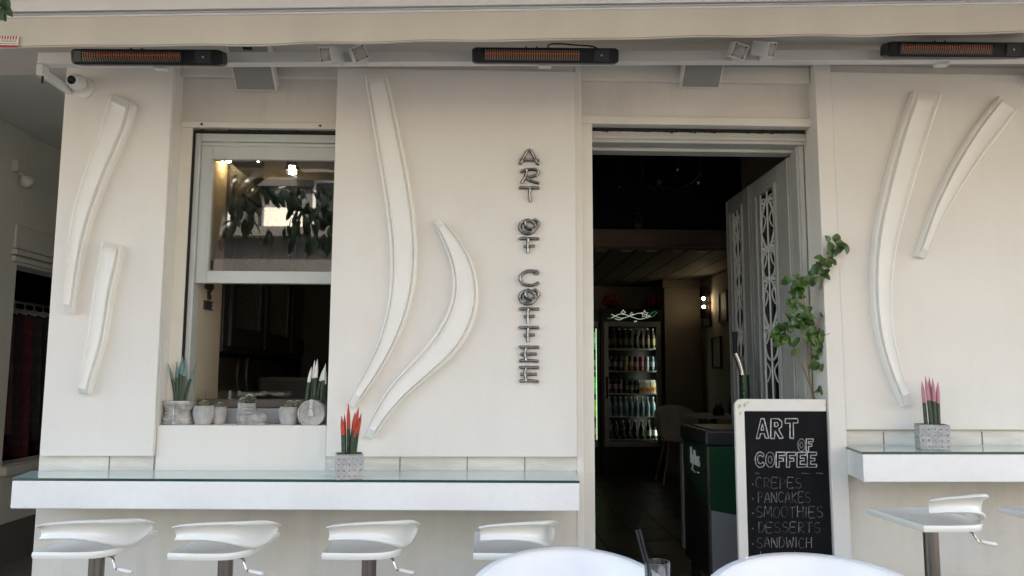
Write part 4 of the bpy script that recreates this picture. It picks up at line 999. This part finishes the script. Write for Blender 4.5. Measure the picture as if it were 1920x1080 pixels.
def bottle(name, h, r, m, lm, lab, cat, grp, capm=None):
    t = thing(name, lab, cat, (0, 0, 0), grp)
    b = MB(); b.lathe([(0, 0), (r * .95, 0), (r, .004), (r, h * .58), (r * .8, h * .68), (r * .38, h * .80), (r * .36, h * .95), (0, h * .95)], 14); b.build('bottle_body', m, t, smooth=True)
    b = MB(); b.lathe([(r * 1.01, h * .18), (r * 1.015, h * .19), (r * 1.015, h * .48), (r * 1.01, h * .49)], 14); b.build('label', lm, t, smooth=True)
    b = MB(); b.lathe([(0, h * .95), (r * .42, h * .95), (r * .42, h), (0, h)], 10); b.build('cap', capm or white_plastic, t, smooth=True)
    return t
def can(col, lab, grp, h=.165, r=.029):
    t = thing('drink_can', lab, 'can', (0, 0, 0), grp)
    b = MB(); b.lathe([(0, 0), (r * .8, 0), (r, .008), (r, h - .012), (r * .82, h - .002), (r * .80, h), (r * .74, h - .004), (0, h - .004)], 14); b.build('can_body', mat('can_paint', col, .25, metal=.3), t, smooth=True)
    b = MB(); b.lathe([(r * 1.005, h * .3), (r * 1.01, h * .32), (r * 1.01, h * .62), (r * 1.005, h * .64)], 14); b.build('can_band', mat('can_band', tuple(min(1, .25 + c * .6) for c in col), .3), t, smooth=True)
    return t
def place(proto, xs, y, z):
    for i, x in enumerate(xs):
        (proto if i == 0 else copy_tree(proto)).location = (x, y, z)
X0 = 1.425; yk = yf + .10
place(bottle('glass_bottle', .21, .031, bottle_d, mat('lab_dim', (.10, .10, .09), .6), 'dark bottle on the lowest fridge shelf', 'bottle', 'dark bottles on the lowest fridge shelf'), [X0 + i * .074 for i in range(6)], yk, SH[0])
place(bottle('glass_bottle', .21, .031, bottle_d, label_w, 'dark bottle with round white label at the right of the lowest fridge shelf', 'bottle', 'white-labelled bottles on the lowest fridge shelf'), [X0 + .452, X0 + .52], yk, SH[0])
place(bottle('water_bottle', .22, .030, bottle_w, mat('lab_blue', (.10, .20, .28), .5), 'clear water bottle on the second lowest fridge shelf', 'bottle', 'water bottles in the fridge'), [X0 - .005 + i * .064 for i in range(9)], yk, SH[1])
cols3 = [((.10, .012, .012), 'dark red'), ((.28, .03, .02), 'red'), ((.05, .05, .16), 'blue')]
for i, (c_, nm) in enumerate(cols3): place(can(c_, nm + ' can at the left of the middle fridge shelf', 'cans on the middle fridge shelf'), [X0 + i * .062], yk, SH[2])
place(can((.025, .022, .022), 'black can on the middle fridge shelf beside the cartons', 'black cans on the middle fridge shelf', .15), [X0 + .19 + i * .062 for i in range(3)], yk, SH[2])
ct = thing('juice_carton', 'white and orange juice carton on the middle fridge shelf', 'carton', (0, 0, 0), 'juice cartons in the fridge')
part('box', mat('carton_white', (.55, .47, .36), .5), ct, (-.030, .030, -.03, .03, 0, .125), bevel=.003)
b = MB(); b.box(-.0302, .0302, -.0308, -.0302, .02, .07); b.ball((0, -.03, .045), .014, (1, .2, 1), 1); b.build('print', [mat('carton_orange', (.55, .22, .05), .5), mat('carton_dark', (.15, .08, .03), .5)], ct)
b = MB(); b.prism([(-.03, -.03, .125), (.03, -.03, .125), (.03, 0, .155), (-.03, 0, .155)], (0, .004, 0)); b.build('gable_top', label_w, ct)
place(ct, [X0 + .375 + i * .066 for i in range(3)], yk, SH[2])
for i, (c_, nm) in enumerate([((.02, .02, .02), 'black'), ((.10, .02, .02), 'maroon'), ((.10, .05, .02), 'brown'), ((.30, .25, .03), 'dull yellow'), ((.10, .12, .04), 'olive'), ((.32, .02, .06), 'crimson'), ((.40, .05, .12), 'pink-red'), ((.42, .46, .48), 'silver'), ((.10, .14, .20), 'steel blue')]):
    place(can(c_, nm + ' drink can on the second highest fridge shelf', 'cans on the second highest fridge shelf'), [X0 + i * .063], yk, SH[3])
place(bottle('glass_bottle', .23, .029, mat('bottle_amber', (.05, .035, .015), .15), mat('lab_gold', (.20, .17, .08), .5), 'brown bottle on the top fridge shelf', 'bottle', 'bottles on the top fridge shelf'), [X0 - .01 + i * .066 for i in range(9)], yk, SH[4])
for i, (c_, nm) in enumerate([((.8, .10, .16), 'pink'), ((.7, .75, .05), 'yellow'), ((.12, .8, .10), 'bright green'), ((.03, .05, .08), 'black'), ((.25, .45, .40), 'pale green')]):
    place(can(c_, nm + ' can in the second fridge beside the door jamb', 'cans in the second fridge', .19, .03), [1.232], yk - .02, SH2[i])

for px, lb in ((1146, 'red-flowered pot on top of the stocked fridge, left one'), (1229, 'red-flowered pot on top of the stocked fridge, right one')):
    c = at(px, 578, 9.2); t = thing('flower_pot', lb, 'plant', (c.x, 9.2, 2.191))
    b = MB(); b.lathe([(0, 0), (.05, 0), (.065, .06), (.055, .06), (0, .055)], 16, (c.x, 9.2, 2.191)); b.build('pot', black_matt, t, smooth=True)
    b = MB()
    for k in range(60):
        a, e = random.uniform(0, 6.28), random.uniform(0, 1.4); d = Vector((math.cos(a) * math.cos(e), math.sin(a) * math.cos(e), math.sin(e)))
        leaf_mesh(b, Vector((c.x, 9.2, 2.26)) + d * .045, d, Vector((0, -1, .3)), .08, .045)
    b.build('flowers', mat('flower_red', (.30, .03, .015), .6), t)

# ------------------------------------------------------------------ wall sconce, pictures, cafe furniture, chandelier
c = Vector((2.42, 8.57, 2.23)); t = thing('wall_sconce', 'black tube wall sconce with two lit bulbs between the pictures', 'wall lamp', (2.5, 8.57, 2.23))
b = MB(); b.tube([c + Vector((0, 0, .06)), c + Vector((0, 0, .18))], .045, 18); b.tube([c + Vector((0, 0, -.07)), c + Vector((0, 0, -.18))], .045, 18); b.box(2.40, 2.499, 8.55, 8.59, 2.215, 2.245); b.tube([c + Vector((0, 0, -.07)), c + Vector((0, 0, .06))], .008, 8); b.build('tube_body', black_metal, t, smooth=True)
for dz_ in (.045, -.05):
    b = MB(); b.ball(c + Vector((-.012, -.03, dz_)), .017); b.build('bulb', bulb_s, t, smooth=True)
for y0, y1, z0, z1, lb in ((8.56, 8.88, 1.96, 2.32, 'framed picture behind the wall sconce'), (7.95, 8.24, 1.98, 2.31, 'framed picture right of the wall sconce'), (8.20, 8.53, 1.49, 1.84, 'framed picture hanging lowest, under the sconce')):
    t = thing('picture_frame', lb, 'picture', (2.5, (y0 + y1) / 2, z0), 'framed pictures on the inner wall')
    b = MB(); f_ = .022
    for q in ((y0, y0 + f_, z0, z1), (y1 - f_, y1, z0, z1), (y0 + f_, y1 - f_, z0, z0 + f_), (y0 + f_, y1 - f_, z1 - f_, z1)): b.box(2.478, 2.499, *q)
    b.build('frame', mat('frame_dark', (.05, .018, .014), .5), t)
    part('print', mat('print_paper', (.40, .36, .29), .6, vscale=9, col2=(.30, .27, .22)), t, (2.490, 2.4985, y0 + f_, y1 - f_, z0 + f_, z1 - f_))
t = thing('cafe_table', 'round white table inside the cafe behind the beer cabinet', 'table', (2.10, 7.2, FLZ))
b = MB(); b.lathe([(0, .735), (.30, .735), (.305, .75), (.295, .76), (0, .76)], 40, (2.10, 7.2, FLZ)); b.build('table_top', mat('cafe_white', (.60, .58, .54), .4), t, smooth=True)
b = MB(); b.tube([(2.10, 7.2, FLZ + .03), (2.10, 7.2, FLZ + .734)], .03, 14); b.lathe([(0, 0), (.2, 0), (.2, .012), (.04, .03), (0, .03)], 28, (2.10, 7.2, FLZ)); b.build('pedestal', black_metal, t, smooth=True)
for x, y, h, r, lb in ((2.10, 7.05, .10, .05, 'low dark jar on the white table inside the cafe'), (2.24, 7.10, .16, .028, 'slim dark bottle on the white table inside the cafe')):
    b = MB(); b.lathe([(0, 0), (r, 0), (r, h * .6), (r * .55, h * .75), (r * .5, h), (0, h)], 18, (x, y, FLZ + .7605)); tag(b.build('jar' if h < .12 else 'slim_bottle', black_metal, None, smooth=True), lb, 'jar' if h < .12 else 'bottle')
t = thing('cafe_chair', 'white bucket chair with pale wooden legs inside the cafe beside the fridge', 'chair', (2.0, 8.25, FLZ))
b = MB(); rows = []
for i in range(21):
    ph = R(-115 + 230 * i / 20); cc, ss = math.cos(ph), math.sin(ph); zr = .80 - .11 * (1 - cc)
    o = [Vector((.23 * ss * q, .22 * cc * q, .44 + (zr - .44) * f_)) for f_, q in ((1, 1.0), (.6, .98), (.25, .85), (0, .6))]; ii = [v * 1 - Vector((ss * .012, cc * .012, 0)) + Vector((0, 0, .004 if k else -.002)) for k, v in enumerate(o)][::-1]
    rows.append([v + Vector((2.0, 8.25, FLZ)) for v in o + ii])
b.grid(rows, 0, True, True); b.build('shell', MATS['cafe_white'], t, smooth=True, ang=60)
b = MB(); b.lathe([(0, .43), (.16, .43), (.17, .445), (0, .455)], 24, (2.0, 8.25, FLZ)); b.build('seat', MATS['cafe_white'], t, smooth=True)
for sx in (-1, 1):
    for sy in (-1, 1):
        b = MB(); b.tube([(2.0 + sx * .10, 8.25 + sy * .10, FLZ + .43), (2.0 + sx * .19, 8.25 + sy * .19, FLZ)], [.016, .011], 8); b.build('leg', wood_leg, t, smooth=True)
b = MB(); c = at(1195, 425, BY + .06); b.box(c.x - .032, c.x + .032, BY + .02, BY + .08, 2.6965, 2.85)
t = thing('air_freshener', 'small grey air freshener standing on the wooden beam', 'dispenser', (c.x, BY + .05, 2.6965))
b.build('case', mat('fresh_grey', (.10, .10, .10), .5), t, bevel=.01)
b = MB(); b.box(c.x - .022, c.x + .022, BY + .017, BY + .0195, 2.75, 2.835); b.build('window', fridge_black, t, bevel=.003)
c = at(1235, 320, 5.4); t = thing('chandelier', 'dark branching chandelier hanging unlit in the black upper room', 'chandelier', (c.x, 5.4, 3.0))
b = MB(); b.tube([(c.x, 5.4, 3.9), (c.x, 5.4, 2.72)], .012, 8); b.ball((c.x, 5.4, 2.80), .06); b.ball((c.x, 5.4, 2.70), .03); b.build('column', black_metal, t, smooth=True)
for k in range(8):
    a = k * math.pi / 4 + .2; d = Vector((math.cos(a), math.sin(a), 0)); o = Vector((c.x, 5.4, 2.80))
    b = MB(); b.tube(catmull([o, o + d * .14 + Vector((0, 0, -.07)), o + d * .27 + Vector((0, 0, -.02)), o + d * .31 + Vector((0, 0, .06))], 14), .008, 7); ar = b.build('arm', black_metal, t, smooth=True)
    b = MB(); b.tube([o + d * .31 + Vector((0, 0, .06)), o + d * .31 + Vector((0, 0, .14))], .012, 8); b.build('candle_bulb', mat('bulb_off', (.035, .034, .032), .3), ar, smooth=True)
    b = MB(); b.ball(o + d * .31 + Vector((0, 0, .02)), .018, (1, 1, 1.5), u=8, v=6); b.build('drop', chrome if k % 3 == 0 else black_metal, ar, smooth=True)

# ------------------------------------------------------------------ room behind the sash window
c = at(548, 316, 4.36)
t = thing('spot_lamp', 'lit warm spot lamp under the beam behind the sash window', 'spotlight', c)
b = MB(); ax = Vector((.15, -.5, -.85)).normalized(); b.lathe([(0, -.05), (.028, -.05), (.034, -.03), (.042, .012), (.036, .012), (.03, -.01), (0, -.01)], 20, c, axis=ax); b.build('shade', chrome, t, smooth=True)
b = MB(); b.ball(c + ax * .012, .019, (1.1, 1, .7)); b.build('bulb', bulb_w, t, smooth=True)
b = MB(); b.tube(catmull([c - ax * .045, c + Vector((.02, .0, .09)), Vector((c.x + .02, 4.36, 2.68)), Vector((c.x + .02, 4.36, 2.862))], 12), .006, 8); b.build('stem', black_metal, t, smooth=True)
for px, py, lb in ((484, 299, 'small lit spot lamp at the top of the sash window, beside the larger lamp'), (403, 300, 'lit spot lamp in the top left corner of the sash window')):
    c = at(px, py, 4.25 if px > 450 else 3.86); c.x = max(c.x, -1.32); t = thing('spot_lamp', lb, 'spotlight', c)
    b = MB(); b.lathe([(0, .05), (.026, .05), (.032, .0), (.026, .0), (0, .03)], 18, c); b.build('shade', chrome, t, smooth=True)
    b = MB(); b.ball(c + Vector((0, 0, .0)), .014); b.build('bulb', bulb_w, t, smooth=True)
    b = MB(); b.tube([c + Vector((0, 0, .05)), Vector((c.x, c.y, 2.862))], .006, 8); b.build('stem', black_metal, t, smooth=True)
t = thing('wall_lettering', 'black cut-out letters ALL YOU NEED IS LOVE on the cream wall inside the window', 'sign', (-1.345, 3.73, 1.72))
for txt, zc, ya, ye in (('ALL', 1.925, 3.70, 3.775), ('YOU', 1.875, 3.70, 3.775), ('NEED', 1.822, 3.69, 3.79), ('IS', 1.775, 3.725, 3.765), ('LOVE', 1.725, 3.69, 3.795)):
    b = MB(); n = len(txt); sc = (ye - ya) / (n + .2 * (n - 1))
    for i, ch in enumerate(txt):
        for pl in GL[ch]: b.tube([(-1.341, ya + sc * (1.2 * i + u), zc + .040 * v) for u, v in pl], .0045, 6)
    b.build('word', black_matt, t)
c = Vector((-1.335, 3.86, 2.08)); t = thing('wall_planter', 'tiny brown hanging pot with sprigs on the cream wall inside the window', 'plant', c)
b = MB(); b.lathe([(0, -.05), (.008, -.045), (.018, 0), (.014, 0), (0, -.005)], 14, c); b.build('pot', mat('terracotta', (.20, .07, .04), .8), t, smooth=True)
b = MB()
for k in range(7): leaf_mesh(b, c + Vector((0, random.uniform(-.01, .01), .005)), Vector((random.uniform(.0, .4), random.uniform(-.6, .6), 1)), Vector((1, -.3, 0)), random.uniform(.03, .06), .012)
b.build('sprig', tree_leaf, t)
t = thing('coffee_machine', 'dark coffee machine with two curved steel handles in the shade behind the window', 'machine', (-1.0, 4.7, 1.0))
part('case', cab_dark, t, (-1.32, -.7, 4.5, 4.95, 1.0, 1.40), bevel=.02)
for px in (446, 463):
    b = MB(); b.tube(catmull([at(px + 2, 672, 4.46), at(px - 1, 690, 4.42), at(px - 2, 715, 4.42), at(px, 742, 4.46)], 14), .008, 8); b.build('handle', mat('dull_steel', (.10, .10, .10), .35, metal=.5), t, smooth=True)
part('tray', mat('dull_tray', (.03, .03, .03), .6), t, (-.98, -.72, 4.40, 4.495, 1.27, 1.285))
P('back_counter', cab_dark, (-1.334, .36, 4.3, 7.9, .3, 1.0))
P('splash_wall', black_matt, (-1.334, .36, 5.6, 5.65, 1.0, 2.59))

# ------------------------------------------------------------------ alley and the shop on the left
AX = -3.60
N = thing('neighbour_building', 'shaded plaster shop wall along the alley with a tall display opening', 'building', (AX, 6, 0))
def Q(name, m, *bx, **k): return part(name, m, N, *bx, **k)
oy0, oy1, oz0, oz1 = 5.97, 7.3, .73, 2.24
Q('wall', alley_p, (AX - .2, AX, 4.4, oy0, 0, 3.28), (AX - .2, AX, oy1, 9.2, 0, 3.28), (AX - .2, AX, oy0, oy1, 0, oz0), (AX - .2, AX, oy0, oy1, oz1, 3.28), (-9, AX - .2, 4.4, 4.6, 0, 12), (-9, AX, 9.2, 9.4, 0, 12), bevel=.006)
Q('shop_trim', alley_t, (AX + .001, AX + .03, oy0 - .08, oy1 + .05, oz1 + .02, oz1 + .06), (AX + .001, AX + .045, oy0 - .09, oy1 + .05, oz1 + .07, oz1 + .11), (AX + .001, AX + .02, oy0 - .07, oy1 + .05, oz1 + .12, oz1 + .30), bevel=.006)
Q('shop_sill', alley_t, (AX + .001, AX + .05, oy0 - .03, oy1 + .05, oz0 - .07, oz0 - .005), bevel=.006)
Q('passage_ceiling', alley_p, (AX - .2, -1.951, 3.9, 9.2, 3.281, 3.5))
Q('passage_front', alley_p, (AX - .2, -1.951, 3.73, 3.89, 3.281, 12), (-9, AX - .201, 4.39, 9.4, 12.0, 12.2))
Q('light_stop_wall', alley_p, (AX, -1.951, 9.0, 9.19, 0, 3.28))  # unseen wall added to keep sky light out of the passage
Q('shop_room', black_matt, (-6.5, -6.4, 4.7, 9.1, 0, 3.2), (-6.4, AX - .21, 9.05, 9.1, 0, 3.2), (-6.4, AX - .21, 4.7, 9.05, 2.9, 3.2), (-6.4, AX - .21, 4.61, 4.7, 0, 2.9))
struct(Q('baseboard', mat('alley_base', (.10, .095, .085), .8), (AX + .001, AX + .02, 4.6, 9.0, 0, .35)), 'structure') if False else Q('baseboard', mat('alley_base', (.12, .115, .10), .8), (AX + .001, AX + .02, 4.6, 8.99, 0, .30))
CR = thing('clothes_rail', 'dim metal rail with hangers in the shop opening', 'clothes rail', (-4.02, 7.0, 0))
b = MB(); b.tube([(-4.02, 6.2, 2.02), (-4.02, 7.6, 2.02)], .012, 8); b.tube([(-4.02, 6.2, 2.02), (-4.02, 6.2, 0)], .012, 8); b.tube([(-4.02, 7.6, 2.02), (-4.02, 7.6, 0)], .012, 8); b.build('rail', steel, CR, smooth=True)
for k, (y, cl, lb) in enumerate(((6.42, (.20, .05, .06), 'dusty pink garment at the near end of the clothes rail'), (6.55, (.05, .008, .012), 'dark maroon garment on the clothes rail'), (6.68, (.22, .012, .03), 'crimson patterned dress on the clothes rail'), (6.82, (.07, .055, .04), 'brown garment on the clothes rail'), (6.96, (.03, .03, .032), 'charcoal garment on the clothes rail'), (7.10, (.10, .02, .03), 'wine red garment at the far end of the clothes rail'))):
    t = thing('hanging_garment', lb, 'clothing', (-4.02, y, 1.98), 'garments on the clothes rail')
    b = MB(); b.tube([(-4.02, y, 2.03), (-4.02, y, 1.97)], .004, 6); b.tube([(-4.20, y, 1.90), (-4.02, y, 1.965), (-3.84, y, 1.90)], .008, 6); b.build('hanger', mat('hanger_white', (.40, .39, .37), .5), t, smooth=True)
    rows = []
    for i in range(12):
        s = i / 11; wd = .16 + .04 * s; z = 1.93 - (1.0 + .1 * (k % 3)) * s
        rows.append([(-4.02 + wd * math.cos(a), y + (.03 + .012 * math.sin(a * 7 + k)) * math.sin(a) * (1 + s * .4), z - (.05 * abs(math.cos(a)) if i == 0 else 0)) for a in [j * 2 * math.pi / 24 for j in range(24)]])
    b = MB(); b.grid(rows, 0, True, True); b.build('cloth', mat('garment', tuple(q_ * .5 + .012 for q_ in cl), .85, var=.5, vscale=14), t, smooth=True, ang=80)
c = Vector((AX, 5.86, 2.90)); t = thing('alley_lamp', 'round wall lamp on a small box high on the alley wall', 'wall lamp', c)
part('box', alley_t, t, (AX + .001, AX + .05, 5.80, 5.87, 2.93, 3.02), bevel=.005)
b = MB(); b.ball((AX + .07, 5.90, 2.87), .05); b.tube([(AX + .03, 5.85, 2.95), (AX + .07, 5.90, 2.88)], .012, 8); b.build('globe', alley_t, t, smooth=True)
t = thing('intercom', 'grey intercom panel on the alley wall at the photo edge', 'intercom', (AX, 5.72, 1.42))
part('plate', steel, t, (AX + .001, AX + .02, 5.62, 5.735, 1.42, 1.74), bevel=.004)
b = MB()
for k in range(4): b.box(AX + .0205, AX + .025, 5.70, 5.725, 1.50 + k * .055, 1.525 + k * .055)
b.build('button', black_matt, t)

# ------------------------------------------------------------------ across the street (seen in the reflections, and lighting the shade)
def house(name, x0, x1, y, h, m, lab, cols, flr, blk=None):
    t = thing(name, lab, 'building', ((x0 + x1) / 2, y, 0))
    part('wall', m, t, (x0, x1, y - 6, y, 0, h))
    part('roof', roof_tile if m is opp_cream else mat('flat_roof', (.08, .08, .08), .9), t, (x0 - .2, x1 + .2, y - 6.2, y + .3, h, h + .18))
    n = cols
    for f_ in range(flr):
        for i in range(n):
            cx = x0 + (x1 - x0) * (i + .5) / n; z = 1.0 + f_ * 3.0
            fr = part('window', winpaint, t, (cx - .5, cx + .5, y + .001, y + .05, z, z + 1.5), bevel=.01)
            part('pane', mat('far_pane', (.03, .035, .04), .08), fr, (cx - .43, cx - .03, y + .0505, y + .055, z + .07, z + 1.43), (cx + .03, cx + .43, y + .0505, y + .055, z + .07, z + 1.43))
    return t
house('white_house', -4.85, -3.9, -9.2, 5.35, opp_white, 'narrow sunlit white house across the street', 1, 1)
house('grey_house', -3.89, -1.2, -9.0, 5.6, opp_grey, 'charcoal house beside the narrow white house across the street', 2, 2)
house('grey_house', -7.2, -4.86, -9.0, 5.9, opp_grey, 'charcoal house on the left of the narrow white house across the street', 2, 2)
house('shop_row', -7.1, -1.3, -7.6, 4.0, mat('shop_grey', (.06, .06, .063), .8, var=.2, vscale=.8), 'low charcoal shop row in front of the white house across the street', 3, 1)
house('cream_house', -1.19, 3.2, -8.4, 6.2, opp_cream, 'cream house across the street right of the charcoal house', 2, 2)
house('cream_house', 3.21, 12, -8.4, 10.0, opp_cream, 'unseen cream house across the street on the right, made tall to block sky', 3, 3)  # out of view; height raised to cut sky light from the right
t = thing('street_awning', 'white canopy over the terrace across the street', 'awning', (-2.4, -6, 0))
b = MB(); b.prism([(-4.2, -7.5, 2.75), (-.8, -7.5, 2.75), (-.8, -5.2, 2.35), (-4.2, -5.2, 2.35)], (0, 0, .03)); b.build('canopy', mat('canopy_white', (.7, .68, .64), .8), t)
for x in (-4.1, -.9):
    b = MB(); b.tube([(x, -5.3, 0), (x, -5.3, 2.36)], .03, 10); b.build('pole', white_metal, t)
def mirrored_clear(q):
    v = Vector((q.x, 7.17 - q.y, q.z - EYE)); d = v.dot(fw)
    px, py = 960 + F * v.dot(rt) / d, 540 - F * v.dot(up) / d
    return ((px - 516) / 33) ** 2 + ((py - 396) / 34) ** 2 < 1 or py > 452 or (px < 425 and py > 330) or py < 350
TR = thing('street_tree', 'broad-leaved street tree hanging over the terrace, its leaf tips at the photo corner', 'tree', (-3.3, -1.4, 0))
b = MB(); b.tube(catmull([(-3.3, -1.4, 0), (-3.25, -1.4, 1.4), (-3.1, -1.3, 2.6), (-2.9, -1.2, 3.7)], 14), [.14 - .005 * i for i in range(14)], 12)
brs = []
for e in ((-1.4, -1.6, 3.6), (-2.3, .1, 3.9), (-4.2, -1.6, 4.1), (-3.0, -2.6, 4.0), (-1.9, -1.0, 3.5), (-2.6, .9, 3.5), (-2.4, -1.8, 4.6)):
    p = catmull([(-2.98, -1.25, 3.2), Vector((-2.98, -1.25, 3.5)).lerp(Vector(e), .5) + Vector((0, 0, .25)), e], 10); b.tube(p, [.05 - .0042 * i for i in range(10)], 7); brs.append(p)
p = catmull([(-2.6, .9, 3.5), (-2.1, 1.7, 3.1), (-1.60, 2.25, 2.66)], 10); b.tube(p, [.012 - .0009 * i for i in range(10)], 6)
b.build('trunk', bark, TR, smooth=True)
b = MB()
for br in brs:
    for k in range(150):
        q = br[random.randint(3, 9)] + Vector((random.gauss(0, .28), random.gauss(0, .28), random.gauss(-.10, .25)))
        if mirrored_clear(q) and q.z < 4.6: continue
        leaf_mesh(b, q, Vector((random.uniform(-.7, .7), random.uniform(-.7, .7), random.uniform(-1.2, .1))), Vector((random.uniform(-1, 1), random.uniform(-1, 1), .6)), random.uniform(.12, .21), random.uniform(.05, .085))
for k in range(420):
    q = Vector((random.uniform(-3.6, -1.1), random.uniform(-1.9, -.9), random.uniform(2.85, 3.6))); q.z += .25 * math.sin(q.x * 4)
    if mirrored_clear(q): continue
    leaf_mesh(b, q, Vector((random.uniform(-.5, .5), random.uniform(-.5, .5), -1)), Vector((random.uniform(-1, 1), 1, .3)), random.uniform(.13, .23), random.uniform(.05, .085))
for px, py in ((2, 6), (6, 14), (-2, 20), (9, 3), (-8, 10), (3, 22)):
    leaf_mesh(b, at(px - 4, py - 5, 2.3), Vector((random.uniform(-.6, .8), random.uniform(-.3, .3), -.8)), Vector((.2, -1, .3)), .045, .026)
b.build('crown', tree_leaf, TR)
